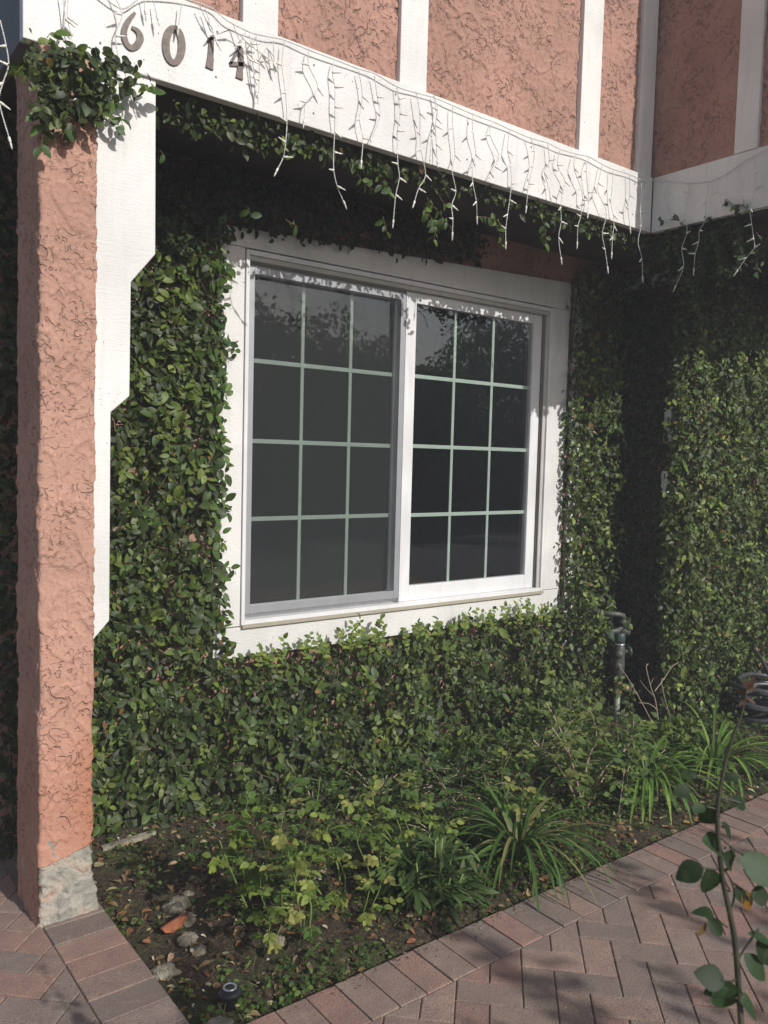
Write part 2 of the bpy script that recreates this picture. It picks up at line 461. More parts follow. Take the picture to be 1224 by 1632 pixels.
# soffit under the overhang
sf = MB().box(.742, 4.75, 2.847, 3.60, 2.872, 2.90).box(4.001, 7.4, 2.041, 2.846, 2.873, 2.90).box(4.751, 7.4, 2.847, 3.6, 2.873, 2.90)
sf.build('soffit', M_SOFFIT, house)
def ridge(p, s):
    n = noise.noise(Vector(p)*s)*.5+.5
    return n
def ss(a, b, t): t = min(1, max(0, (t-a)/(b-a))); return t*t*(3-2*t)
def stucco_h(p):
    q = Vector(p); wv = Vector((noise.noise(q*9), noise.noise(q*9+Vector((7, 3, 1))), noise.noise(q*9+Vector((1, 9, 4)))))*.035
    q2 = q+wv
    n1 = noise.noise(Vector((q2.x*15, q2.y*15, q2.z*10))); n2 = noise.noise(Vector((q2.x*38, q2.y*38, q2.z*27))+Vector((5, 5, 5)))
    # trowelled plateaus: each ends in a sharp ledge and slopes gently back
    a = ss(-.03, .005, n1)*(1-.75*ss(.02, .35, n1)); b = ss(-.03, .01, n2)*(1-.75*ss(.03, .4, n2))
    return .0042*a + .0030*b*(.25+.75*ss(-.15, .2, noise.noise(q*4))) + .0009*noise.noise(q*110) + .003*noise.noise(q*3)
def sheet(mb, org, du, dv, nu, nv, nrm, amp=1.0, fn=None):
    org, du, dv, nrm = map(Vector, (org, du, dv, nrm)); n = len(mb.v)
    for j in range(nv+1):
        for i in range(nu+1):
            p = org+du*(i/nu)+dv*(j/nv)
            h = stucco_h(p)*amp
            if fn: p = fn(p)
            mb.v.append(tuple(p+nrm*h))
    for j in range(nv):
        for i in range(nu):
            a = n+j*(nu+1)+i; mb.f.append((a, a+1, a+nu+2, a+nu+1))
uw = MB().box(.745, 3.975, 2.858, 8.0, 2.905, 6.0)
sheet(uw, (.76, 2.85, 3.1), (3.235, 0, 0), (0, 0, 1.35), 620, 250, (0, -1, 0), 1.5)
uw.build('upper_wall', M_STUCCO, house, smooth=True)
ww = MB().box(3.988, 7.4, 2.005, 3.1, 2.875, 6.0)
sheet(ww, (3.982, 2.86, 3.1), (0, -.86, 0), (0, 0, 1.3), 150, 220, (-1, 0, 0), 1.5)
ww.build('wing_wall', M_STUCCO, house, smooth=True)
# fascia boards and battens
MB().box(.70, 3.957, 2.805, 2.846, 2.868, 3.162).build('fascia_board', M_WOOD, house, bevel=.003)
MB().box(.70, .741, 2.8465, 8.0, 2.868, 3.162).build('fascia_board', M_SLATE, house, bevel=.003)  # side return in a darker grey than the front board
MB().box(3.96, 4.0, 2.0, 2.803, 2.868, 3.162).build('fascia_board', M_WOOD, house, bevel=.003)
MB().box(4.003, 7.4, 2.0, 2.04, 2.868, 3.162).build('fascia_board', M_WOOD, house, bevel=.003)
for x0, x1 in ((.76, .90), (1.464, 1.612), (2.197, 2.344), (3.355, 3.506), (3.84, 3.965)):
    MB().box(x0, x1, 2.822, 2.856, 3.163, 6.0).build('batten', M_WOOD, house, bevel=.003)
MB().box(3.955, 3.985, 2.215, 2.335, 3.163, 6.0).build('batten', M_WOOD, house, bevel=.003)
MB().box(3.957, 3.985, 2.003, 2.10, 3.163, 6.0).build('batten', M_WOOD, house, bevel=.003)
nh = MB()
for x in np.arange(.95, 3.9, .406):
    for z in (2.93, 3.10): nh.lathe([(.005, 0), (.004, .0015)], (x+random.uniform(-.012, .012), 2.8055, z+random.uniform(-.01, .01)), (0, -1, 0), 8)
nh.build('nail_heads', M_NUM, house)
# pillar: rough stucco post, broken at the foot
def pillar_warp(p):
    t = max(0, min(1, (2.9-p.z)/2.9)); cx0, cx1 = .752, .930
    q = Vector(p); low = max(0, .30-p.z)/.30
    wob = .004*noise.noise(Vector((0, 0, p.z*2.2)))+.004*noise.noise(Vector((3, p.x*4, p.z*7)))
    f = (p.x-.75)/.18
    q.x += wob + (-.006*t)*(1-f) + (-.010*t)*f + f*.014*low**1.5
    q.y += -.006*low
    return q
def wrap(x0, x1, y0, y1, z0, z1, dz, amp, warp, step=.0045, rad=.010):
    path = []
    def seg(a, b, nrm):
        n = max(1, int(math.dist(a, b)/step))
        for i in range(n): path.append((a[0]+(b[0]-a[0])*i/n, a[1]+(b[1]-a[1])*i/n, nrm[0], nrm[1]))
    seg((x0, y1), (x0, y0+rad), (-1, 0))
    for k in range(4):
        t = k/4*math.pi/2; path.append((x0+rad-rad*math.cos(t), y0+rad-rad*math.sin(t), -math.cos(t), -math.sin(t)))
    seg((x0+rad, y0), (x1-rad, y0), (0, -1))
    for k in range(4):
        t = k/4*math.pi/2; path.append((x1-rad+rad*math.sin(t), y0+rad-rad*math.cos(t), math.sin(t), -math.cos(t)))
    seg((x1, y0+rad), (x1, y1), (1, 0)); path.append((x1, y1, 1, 0))
    mb = MB(); nv = int((z1-z0)/dz); nu = len(path)
    for j in range(nv+1):
        for (x, y, nx_, ny_) in path:
            p = Vector((x, y, z0+(z1-z0)*j/nv)); h = stucco_h(p)*amp; q = warp(p)
            mb.v.append((q.x+nx_*h, q.y+ny_*h, q.z))
    for j in range(nv):
        for i in range(nu-1):
            a = j*nu+i; mb.f.append((a, a+1, a+nu+1, a+nu))
    mb.f.append(tuple(range(nu))[::-1]); return mb
def foot_edge(x): return .195+.05*(x-.75)/.18+.012*noise.noise(Vector((x*22, 1, 2)))
pm = wrap(.752, .930, 2.807, 3.08, .18, 2.866, .005, 1.15, pillar_warp)
pm.v = [(v[0], v[1], v[2]+(foot_edge(v[0])-.18) if v[2] < .1801 and v[1] < 2.83 else v[2]) if v[2] < .1801 else v for v in pm.v]
nb = [v for v in pm.v]
pm.v = [(v[0], v[1], max(v[2], foot_edge(v[0])) if v[1] < 2.83 and v[2] < .29 else v[2]) for v in pm.v]
pil = pm.build('pillar', M_PILLAR, house, smooth=True)
def foot(p):
    q = pillar_warp(p); low = max(0, .20-p.z)/.20
    q.x += (p.x-.84)*.10*low**2.2; q.y -= .012*low**2; return q
ft = wrap(.757, .925, 2.813, 3.07, -.04, .30, .006, 1.6, foot)
ft.build('pillar_foot', M_CONC, pil, smooth=True)
# stucco skin that still clings to the shaded side of the foot
sk = MB(); sheet(sk, (.7525, 3.075, -.04), (0, -.262, 0), (0, 0, .27), 40, 44, (-1, 0, 0), 1.3, foot)
sk.build('pillar_skin', M_PILLAR, pil, smooth=True)
# stepped bracket board beside the pillar
BP = [(.933, 2.868), (1.134, 2.868), (1.137, 2.283), (1.051, 2.175), (1.048, 1.787), (.983, 1.728), (.981, 1.01), (.925, .948), (.925, 1.5)]
MB().prism(BP, 'y', 2.817, 2.857).build('bracket_board', M_BOARD, house, bevel=.003)
# window trim boards
TY = 3.42
MB().prism([(1.672, .795), (1.803, .795), (1.803, 2.53), (1.675, 2.53)], 'y', TY, YW-.001).build('trim_board', M_WOOD, house, bevel=.003)
MB().prism([(3.882, .803), (4.045, .803), (4.042, 2.53), (3.882, 2.53)], 'y', TY, YW-.001).build('trim_board', M_WOOD, house, bevel=.003)
MB().prism([(1.665, .648), (4.05, .648), (4.048, .80), (3.882, .80), (3.882, .79), (1.67, .79)], 'y', TY-.004, YW-.001).build('trim_board', M_WOOD, house, bevel=.003)
MB().prism([(1.672, 2.532), (4.045, 2.532), (4.045, 2.70), (3.0, 2.66), (1.70, 2.612)], 'y', TY-.002, YW-.001).build('trim_board', M_WOOD, house, bevel=.003)
MB().box(4.515, 4.539, 2.98, 3.44, 2.70, 2.80).build('trim_board', M_WOOD, house, bevel=.003)
MB().box(4.10, 4.20, 3.425, YW-.001, -.02, 2.70).build('trim_board', M_WOOD, house, bevel=.003)
MB().box(4.50, 4.538, 2.978, 3.03, 1.40, 1.56).build('trim_board', M_WOOD, house, bevel=.003)
MB().box(4.50, 4.538, 2.978, 3.03, 1.74, 1.95).build('trim_board', M_WOOD, house, bevel=.003)

# window
def frame(mb, x0, x1, z0, z1, w_, y0, y1, wt=None, wb=None):
    wt = wt or w_; wb = wb or w_
    mb.box(x0, x0+w_, y0, y1, z0, z1).box(x1-w_, x1, y0, y1, z0, z1)
    mb.box(x0+w_, x1-w_, y0, y1, z0, z0+wb).box(x0+w_, x1-w_, y0, y1, z1-wt, z1); return mb
win = frame(MB(), WX0+.001, WX1-.001, WZ0+.001, WZ1-.001, .018, 3.412, 3.53, .022, .03).build('window', M_VINYL, house, bevel=.002)
trk = MB()
for k in range(3): # stepped head and right jamb tracks
    y0 = 3.424+k*.021
    trk.box(WX0+.02, WX1-.019, y0, y0+.005, WZ1-.046-.004*k, WZ1-.0235)
    trk.box(WX1-.045, WX1-.0195, y0, y0+.005, WZ0+.032, WZ1-.05-.004*k)
trk.box(WX0+.02, WX1-.019, 3.495, 3.52, WZ1-.052, WZ1-.0235)
trk.box(WX1-.05, WX1-.0195, 3.495, 3.52, WZ0+.032, WZ1-.053)
trk.build('track', M_TRACK, win)
MB().box(WX0+.002, WX1-.002, 3.400, 3.4115, WZ0-.004, WZ0+.012).build('sill_caulk', M_SILLDIRT, win)
rs = frame(MB(), 2.768, 3.826, .822, 2.476, .072, 3.447, 3.49, .055, .082)
rs.build('sash', M_VINYL, win, bevel=.003)
ls = frame(MB(), WX0+.022, 2.766, .822, 2.476, .050, 3.468, 3.492, .05, .06)
ls.build('sash', M_VINYL, win, bevel=.003)
def sheet_rect(x0, x1, z0, z1, y):
    q = MB(); q.v = [(x0, y, z0), (x1, y, z0), (x1, y, z1), (x0, y, z1)]; q.f = [(0, 1, 2, 3)]; return q
def pane(x0, x1, z0, z1, y): return sheet_rect(x0, x1, z0, z1, y).build('pane', M_GLASS, win)
pane(2.84, 3.755, .903, 2.421, 3.466); pane(1.876, 2.717, .881, 2.427, 3.478)
def grille(xs, zs, x0, x1, z0, z1, y):
    g = MB(); w_ = .0095
    for x in xs: g.box(x-w_, x+w_, y, y+.006, z0, z1)
    for z in zs: g.box(x0, x1, y-.001, y+.005, z-w_-.001, z+w_+.001)
    return g.build('grille', M_GRILLE, win, bevel=.002)
grille((3.145, 3.442), (1.288, 1.664, 2.040), 2.84, 3.754, .904, 2.42, 3.4715)
grille((2.157, 2.444), (1.290, 1.660, 2.036), 1.877, 2.716, .882, 2.426, 3.4835)
sc = frame(MB(), WX0+.021, 2.752, .848, 2.452, .033, 3.428, 3.438, .030, .040).build('screen_frame', M_SCREENFRAME, win, bevel=.0015)
MB().box(2.753, 2.7665, 3.426, 3.446, .83, 2.46).build('meeting_rail', M_VINYL, win, bevel=.0015)
sheet_rect(WX0+.05, 2.72, .885, 2.425, 3.432).build('insect_screen', M_SCREEN, win)
MB().box(WX0+.02, WX1-.02, 3.414, 3.50, WZ0+.0312, .818).build('sill_rail', M_VINYL, win, bevel=.002)
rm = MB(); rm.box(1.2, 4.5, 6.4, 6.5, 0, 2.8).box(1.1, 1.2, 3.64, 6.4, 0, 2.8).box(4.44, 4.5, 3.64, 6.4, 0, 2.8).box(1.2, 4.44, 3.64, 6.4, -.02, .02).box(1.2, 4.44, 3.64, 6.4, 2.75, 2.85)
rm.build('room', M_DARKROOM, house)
# house number, drawn in strokes on the fascia
def stroke(mb, pts, y0=2.7985, y1=2.8045):
    L = []; R_ = []
    for i, (x, z, w_) in enumerate(pts):
        a = pts[max(i-1, 0)]; b = pts[min(i+1, len(pts)-1)]
        dx, dz = b[0]-a[0], b[1]-a[1]; d = math.hypot(dx, dz)+1e-9
        L.append((x-dz/d*w_/2, z+dx/d*w_/2)); R_.append((x+dz/d*w_/2, z-dx/d*w_/2))
    for i in range(len(pts)-1):
        mb.prism([L[i], L[i+1], R_[i+1], R_[i]], 'y', y0, y1)
def z1(x, y): p = at(x/2.914, y/2.914, y=2.80); return p[0], p[2]
def smooth_path(pts, n=8):
    P = [np.array(p, float) for p in pts]; out = []
    P = [P[0]]+P+[P[-1]]
    for i in range(1, len(P)-2):
        for k in range(n):
            t = k/n; a, b, c, d = P[i-1], P[i], P[i+1], P[i+2]
            out.append(.5*((2*b)+(c-a)*t+(2*a-5*b+4*c-d)*t*t+(3*b-a-3*c+d)*t**3))
    out.append(P[-2]); return out
def digit(strokes, lab):
    mb = MB()
    for pts in strokes:
        q = [(*z1(px, py), wd*.0011) for px, py, wd in pts]
        stroke(mb, [tuple(v) for v in smooth_path(q)])
    o = mb.build('house_number', M_NUM, house); o['label'] = lab
digit([[(628, 58, 8), (600, 92, 14), (580, 130, 17), (577, 170, 18), (590, 205, 17), (612, 222, 16), (640, 205, 20), (652, 175, 21), (640, 145, 16), (612, 126, 8)]], 'bronze digit 6 hanging askew')
ring = [(808+37*math.sin(a), 210-80*math.cos(a), 17+7*abs(math.sin(a))) for a in np.linspace(0, 2*math.pi, 18)]
digit([ring], 'bronze digit 0')
digit([[(984, 172, 6), (982, 200, 17), (978, 260, 19), (973, 318, 27)], [(964, 192, 6), (984, 176, 12), (994, 180, 8)]], 'bronze digit 1')
digit([[(1118, 212, 14), (1120, 270, 18), (1116, 320, 20), (1112, 365, 26)], [(1116, 215, 8), (1090, 262, 9), (1070, 296, 9)], [(1068, 296, 12), (1102, 297, 14), (1136, 300, 14)]], 'bronze digit 4')

# ------------------------------------------------------------------ climbing fig
FIG = [(.038, .060, .016), (.058, .092, .021), (.098, .145, .028), (.20, .27, .045), (.024, .038, .014), (.24, .14, .05)]
FIGW = [26, 28, 24, 9, 16, 2]
def ivy_cloud(poly, n, y0, tfun, size=(.030, .052), wts=FIGW, seed=0, nrm=(0, -1, 0), shade=1.0, back=.25, dim=None, clump=.55):
    """leaves filling an (x,z) polygon in front of a wall at y0, thickness from tfun"""
    P = []; poly = list(poly)
    xs = [p[0] for p in poly]; zs = [p[1] for p in poly]
    while len(P) < n:
        X = rng.uniform(min(xs), max(xs), n); Z = rng.uniform(min(zs), max(zs), n)
        jx = X+rng.normal(0, .018, n); jz = Z+rng.normal(0, .018, n)
        ok = inside(poly, jx, jz)
        for x, z in zip(X[ok], Z[ok]):
            t = tfun(x, z)*(1+clump*noise.noise(Vector((x*5+seed, z*5, 1)))+.25*noise.noise(Vector((x*14, z*14+seed, 4))))
            P.append((x, y0-.006-t*(random.random()**.45 if random.random() > back else .22*random.random()), z))
            if len(P) >= n: break
    P = np.array(P); n = len(P)
    N = np.stack([rng.normal(0, .75, n), np.full(n, -1.0), rng.normal(.4, .65, n)], 1)
    D = np.stack([rng.normal(0, .8, n), rng.normal(-.25, .35, n), rng.normal(-.55, .65, n)], 1)
    L = rng.uniform(*size, n)*np.where(rng.random(n) < .4, rng.uniform(.45, .8, n), 1); W = L*rng.uniform(.48, .70, n)
    C = palette(n, FIG, wts)
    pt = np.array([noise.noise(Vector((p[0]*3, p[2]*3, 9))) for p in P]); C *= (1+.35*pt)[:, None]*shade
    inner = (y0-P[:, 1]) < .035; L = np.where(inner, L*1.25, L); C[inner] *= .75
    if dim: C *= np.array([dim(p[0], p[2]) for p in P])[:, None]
    return P, D, N, L, W, C
def stems(name, poly, n, y0, parent, t=.05):
    mb = MB(); xs = [p[0] for p in poly]; zs = [p[1] for p in poly]; k = 0
    while k < n:
        x, z = random.uniform(min(xs), max(xs)), random.uniform(min(zs), max(zs))
        if not inside(poly, np.array([x]), np.array([z]))[0]: continue
        k += 1; a = random.uniform(.5, 2.6); pts = []
        y = y0-random.uniform(.01, t)
        for s in range(7):
            if s and not inside(poly, np.array([x]), np.array([z]))[0]: break
            pts.append((x, y, z)); a += random.uniform(-.45, .45)
            x += math.cos(a)*.05; z += math.sin(a)*.05; y = min(y0-.006, y+random.uniform(-.012, .012))
        if len(pts) > 1: mb.tube(pts, [random.uniform(.0015, .0045)]*len(pts), 5)
    return mb.build(name, M_STEM, parent, smooth=True)
def wp(pxs, y):
    out = []
    for p in pxs:
        if p[0] == 'w': out.append((p[1], p[2]))
        else:
            q = at(p[0], p[1], y=y); out.append((q[0], q[2]))
    return out
# sprigs: a stem with alternating leaves
def sprig(mb, LV, pts, r=.0016, size=.042, gap=.022, cols=None, both=False, start=.0):
    P = smooth_path(pts, 8); P = [np.array(p) for p in P]
    mb.tube([tuple(p) for p in P], [r*(1-.6*i/len(P)) for i in range(len(P))], 5)
    acc = 0; side = 1; tot = sum(np.linalg.norm(P[i+1]-P[i]) for i in range(len(P)-1)); dd = 0
    for i in range(len(P)-1):
        seg = P[i+1]-P[i]; l = np.linalg.norm(seg); acc += l; dd += l
        while acc > gap:
            acc -= gap
            if dd/tot < start: continue
            d = seg/l; o = np.cross(d, rng.normal(0, 1, 3)*.5+np.array([0, -1, .3])); o /= np.linalg.norm(o)+1e-9
            for s_ in ((1, -1) if both else (side,)):
                D = d*.5+o*s_*.9+rng.normal(0, .25, 3); L = size*random.uniform(.7, 1.2)
                LV.append((P[i], D, np.array([0, -1, .5])+rng.normal(0, .45, 3), L, L*random.uniform(.5, .66), cols[random.randrange(len(cols))]))
            side *= -1
def flush(LV, name, mat, parent, **k):
    if not LV: return
    a = [np.array([l[i] for l in LV]) for i in range(6)]
    a[5] = a[5]*rng.uniform(.75, 1.2, (len(LV), 1))
    return leaves(name, *a, mat, parent, **k)
FRESH = [(.09, .17, .035), (.12, .21, .04), (.06, .12, .03), (.045, .09, .025)]
# left of and below the window
polyA = wp([(262, 322), (300, 318), (345, 345), (370, 372), (358, 420), (352, 480), (358, 560), (350, 640), (360, 720), (350, 800), (352, 880), (366, 960), (352, 1010), (400, 1052), (470, 1046), (560, 1022), (640, 1010), (700, 1000), (760, 990), (830, 985), (896, 968), ('w', 4.2, .66), ('w', 4.2, -.05), ('w', .72, -.05), ('w', .70, 2.85), ('w', 1.02, 2.85), ('w', 1.05, 2.45)], 3.36)
def tA(x, z):
    t = .085
    if x > 1.7: t = .06+.13*ss(.75, .45, z)
    t += .05*ss(.6, 0, z)
    if x < 1.15: t = min(t, .10)
    return t
def ivy_thing(loc, label):
    return empty('climbing_fig', loc, label, 'climbing fig', 'climbing fig vines on the house walls')
iv = ivy_thing((1.3, 3.4, 0), 'leafy climbing fig covering the wall left of the window and under its sill')
a = ivy_cloud(polyA, 15500, YW, tA, dim=lambda x, z: (.45 if x < .98 else 1)*(1-.55*ss(2.42, 2.6, z)))  # dim puts shade by the pillar and under the soffit into leaf colour
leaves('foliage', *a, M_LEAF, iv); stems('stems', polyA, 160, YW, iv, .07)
SHC = [(.045, .08, .02), (.06, .105, .024), (.085, .145, .03), (.12, .19, .035), (.05, .075, .022), (.19, .26, .05)]
LITE = dict(cols=SHC)
def shoots(poly, n, y0, tfun, parent, size=(.034, .052), down=.5, cols=None, shade=1.0):
    mb = MB(); LV = []; xs = [p[0] for p in poly]; zs = [p[1] for p in poly]; k = 0
    while k < n:
        x, z = random.uniform(min(xs), max(xs)), random.uniform(min(zs), max(zs))
        if not inside(poly, np.array([x]), np.array([z]))[0]: continue
        k += 1; y = y0-tfun(x, z)*random.uniform(.55, 1.1); a = random.uniform(-2.8, -.3) if random.random() < down else random.uniform(.3, 2.8)
        L = random.uniform(.06, .17); pts = [(x, y+.02, z)]
        for s_ in range(1, 4):
            a += random.uniform(-.35, .35)
            x += math.cos(a)*L/3; z += math.sin(a)*L/3-.004*s_; y -= random.uniform(-.002, .016); pts.append((x, y, z))
        c = random.choice(cols); sprig(mb, LV, pts, r=.0018, size=random.uniform(*size), gap=random.uniform(.013, .02), cols=[tuple(v*shade for v in c), tuple(v*shade*.8 for v in c)])
    mb.build('runners', M_RUN, parent, smooth=True); flush(LV, 'shoot_leaves', M_LEAF, parent)
polyA2 = [p for p in polyA if True]
shoots(wp([(300, 335), (340, 345), (350, 420), (345, 560), (340, 800), (345, 1010), (400, 1065), (560, 1035), (760, 1002), (880, 985), ('w', 4.15, 0), ('w', 1.0, 0), ('w', 1.0, 2.35)], 3.36), 620, YW, tA, iv, (.034, .058), .6, SHC)
# upper fringe of vine under the soffit, left; soffit shade put into leaf colour
ivt = ivy_thing((2.2, 3.43, 2.6), 'dark shaded climbing fig between window head and soffit')
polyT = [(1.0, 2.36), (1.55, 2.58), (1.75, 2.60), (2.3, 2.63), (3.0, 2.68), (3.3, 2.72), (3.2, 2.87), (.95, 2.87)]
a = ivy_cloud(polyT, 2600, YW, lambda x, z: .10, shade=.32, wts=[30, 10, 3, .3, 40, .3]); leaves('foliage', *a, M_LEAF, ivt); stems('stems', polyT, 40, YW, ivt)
# right of the window
ivb = ivy_thing((4.3, 3.4, 0), 'small leaved climbing fig on the narrow wall right of the window')
polyB = wp([(912, 470), (915, 600), (902, 640), (900, 760), (900, 900), (893, 985), (900, 1080), ('w', 4.1, -.05), ('w', 4.52, -.05), ('w', 4.54, 2.2), ('w', 4.54, 2.86), ('w', 4.12, 2.80)], 3.38)
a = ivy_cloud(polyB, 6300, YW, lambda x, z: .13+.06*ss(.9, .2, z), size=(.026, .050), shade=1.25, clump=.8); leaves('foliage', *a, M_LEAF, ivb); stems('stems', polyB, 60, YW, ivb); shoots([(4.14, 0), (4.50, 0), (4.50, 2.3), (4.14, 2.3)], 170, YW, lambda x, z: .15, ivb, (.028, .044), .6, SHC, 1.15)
# front of the wing
ivc = ivy_thing((5.3, 2.95, 0), 'climbing fig mounded over the lit front wall at the right edge')
polyC = [(4.50, -.05), (4.49, .5), (4.53, .9), (4.49, 1.2), (4.56, 1.38), (4.49, 1.5), (4.49, 1.7), (4.56, 1.85), (4.48, 2.0), (4.48, 2.86), (6.4, 2.86), (6.4, -.05)]
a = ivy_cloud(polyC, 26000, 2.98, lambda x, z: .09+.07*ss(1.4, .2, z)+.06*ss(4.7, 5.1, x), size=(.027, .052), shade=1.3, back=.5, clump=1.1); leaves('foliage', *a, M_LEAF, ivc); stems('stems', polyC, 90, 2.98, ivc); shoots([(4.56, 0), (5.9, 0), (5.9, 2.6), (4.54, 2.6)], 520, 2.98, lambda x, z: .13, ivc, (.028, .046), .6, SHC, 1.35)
# side wall; recess shade put into the dark leaf colour
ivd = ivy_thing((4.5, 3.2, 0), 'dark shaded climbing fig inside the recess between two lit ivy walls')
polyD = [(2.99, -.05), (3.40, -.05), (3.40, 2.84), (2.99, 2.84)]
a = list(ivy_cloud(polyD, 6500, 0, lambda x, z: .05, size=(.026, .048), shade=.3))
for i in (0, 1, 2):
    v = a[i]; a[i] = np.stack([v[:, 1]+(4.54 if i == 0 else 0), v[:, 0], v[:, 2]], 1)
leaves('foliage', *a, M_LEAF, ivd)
# corner growth that wraps the edge between recess and front wall
nn = 1300; zc = rng.uniform(.0, 2.85, nn); ww2 = np.array([.035+.05*max(0, noise.noise(Vector((1, 2, z*3.2)))+.3) for z in zc])
ang = rng.uniform(-.3, 1.9, nn); rr_ = ww2*rng.uniform(.5, 1.2, nn)
Pc = np.stack([4.54-rr_*np.cos(ang), 2.975-rr_*np.sin(ang), zc], 1)
Nc = np.stack([-np.cos(ang), -np.sin(ang), np.full(nn, .3)], 1)+rng.normal(0, .4, (nn, 3))
Lc = rng.uniform(.026, .048, nn)
m_ok = np.ones(nn, bool)
leaves('corner_foliage', Pc, rng.normal(0, .8, (nn, 3))+[0, 0, -.6], Nc, Lc, Lc*.6, palette(nn, FIG, FIGW)*1.2, M_LEAF, ivc)

# vine hanging over the pillar head and fascia edge
ive = ivy_thing((.95, 2.78, 2.6), 'bushy climbing fig hanging over the pillar top under the house number')
polyE = wp([(38, 60), (90, 68), (165, 92), (228, 122), (235, 138), (222, 140), (190, 142), (160, 160), (150, 178), (128, 195), (105, 182), (85, 200), (62, 188), (52, 140), (32, 105)], 2.76)
a = ivy_cloud(polyE, 420, 2.79, lambda x, z: .085, size=(.028, .048), shade=.8); leaves('foliage', *a, M_LEAF, ive)  # leaf colour lowered so the clump looks less lit
mb = MB(); LV = []
def spx(pts, y): return [tuple(at(px, py, y=y+random.uniform(-.012, .012))) for px, py in pts]
for pts in ([(60, 175), (68, 215), (63, 240)], [(110, 190), (98, 222)], [(175, 155), (190, 185), (196, 200)], [(215, 130), (232, 142), (245, 150)], [(75, 60), (82, 52), (90, 55)], [(118, 200), (122, 215)], [(180, 170), (170, 190), (188, 205)]):
    sprig(mb, LV, spx(pts, 2.76), size=.045, gap=.018, cols=FRESH)
mb.build('stems', M_STEM, ive, smooth=True); flush(LV, 'sprig_leaves', M_LEAF, ive)
# fringe along the under edge of the fascia
ivf = ivy_thing((2.4, 2.86, 2.85), 'thin sprigs of climbing fig dangling from the underside of the long white beam')
polyF = [(1.13, 2.80), (1.4, 2.855), (2.2, 2.865), (3.2, 2.865), (3.95, 2.87), (3.95, 2.80), (3.3, 2.82), (2.6, 2.83), (1.8, 2.80), (1.3, 2.74)]
a = ivy_cloud(polyF, 620, 2.90, lambda x, z: .06, size=(.024, .042), shade=.8); leaves('foliage', *a, M_LEAF, ivf)
mb = MB(); LV = []
spr = [[(300, 132), (330, 140), (352, 150), (380, 150)], [(330, 150), (350, 165), (395, 165), (420, 180)], [(262, 180), (275, 188)], [(255, 240), (262, 248)], [(405, 160), (440, 180), (470, 190)],
 [(520, 205), (548, 215), (570, 225)], [(555, 240), (590, 262), (612, 285), (622, 318)], [(575, 250), (600, 275), (610, 300)], [(560, 255), (575, 285), (598, 305)],
 [(650, 238), (665, 250)], [(680, 315), (700, 340), (720, 365)], [(675, 330), (690, 352), (700, 372)], [(690, 300), (712, 330)], [(785, 340), (795, 370), (802, 395)], [(760, 345), (790, 350), (805, 365)],
 [(800, 270), (803, 290), (800, 300)], [(870, 318), (880, 350), (885, 365)], [(870, 340), (900, 350), (915, 355)], [(895, 330), (905, 345)], [(935, 345), (950, 365), (965, 380)], [(925, 355), (940, 375)], [(950, 370), (985, 372)], [(860, 335), (870, 375), (868, 390)], [(395, 330), (400, 345)], [(455, 350), (475, 362)], [(610, 345), (618, 375)], [(700, 350), (690, 385)], [(440, 185), (465, 215), (470, 250)], [(500, 210), (510, 240)]]
for pts in spr: sprig(mb, LV, spx(pts, 2.87), size=.04, gap=.017, cols=FRESH)
mb.build('stems', M_STEM, ivf, smooth=True); flush(LV, 'sprig_leaves', M_LEAF, ivf)
# vine under the wing fascia
ivg = ivy_thing((4.1, 2.5, 2.8), 'shaded climbing fig hanging below the short beam at upper right')
mb = MB(); LV = []
DK = [(.04, .075, .025), (.03, .055, .02), (.05, .09, .03)]
for k in range(95):
    y = random.uniform(2.3, 2.85); x = random.uniform(3.98, 4.25); z = random.uniform(2.84, 2.9)
    pts = [(x, y, z), (x-.02+random.uniform(-.03, .03), y+random.uniform(-.05, .05), z-random.uniform(.05, .12)), (x+random.uniform(-.05, .03), y+random.uniform(-.08, .08), z-random.uniform(.08, .30))]
    sprig(mb, LV, pts, size=.038, gap=.014, cols=DK)
for pts in ([(1085, 360), (1082, 350), (1070, 346)], [(1150, 330), (1160, 322), (1175, 330)], [(1200, 345), (1180, 325), (1172, 335)], [(1205, 370), (1210, 378)], [(1050, 352), (1060, 350)], [(1135, 345), (1120, 350)]):
    sprig(mb, LV, [tuple(at(px, py, x=3.94)) for px, py in pts], size=.045, gap=.014, cols=DK+FRESH[:1])
mb.build('stems', M_STEM, ivg, smooth=True); flush(LV, 'sprig_leaves', M_LEAF, ivg)
# fringe tips: vine shoots over the trim around the window
ivh = ivy_thing((2.4, 3.35, .7), 'pale young shoots of climbing fig reaching up over the white sill board')
mb = MB(); LV = []
YG = [(.22, .29, .05), (.17, .26, .05), (.12, .2, .04), (.28, .32, .06)]
for k in range(40):
    px = random.uniform(405, 892); t = (px-400)/490; py = 1046-78*t**.8+random.uniform(-2, 12)
    h = random.uniform(8, 26)*(1.25 if 0.25 < t < .5 else .8)
    sprig(mb, LV, [tuple(at(px, py+18, y=3.31)), tuple(at(px+random.uniform(-5, 5), py, y=3.31)), tuple(at(px+random.uniform(-9, 9), py-h, y=3.32))], size=.036, gap=.012, cols=YG)
sprig(mb, LV, [tuple(at(826, 985, y=3.32)), tuple(at(830, 968, y=3.33)), tuple(at(829, 952, y=3.34))], size=.026, gap=.009, cols=YG)
mb.build('stems', M_GSTEM, ivh, smooth=True); flush(LV, 'sprig_leaves', M_LEAF2, ivh)
ivi = ivy_thing((1.72, 3.35, 1.2), 'glossy shoots of climbing fig fringing the left side trim of the window')
mb = MB(); LV = []
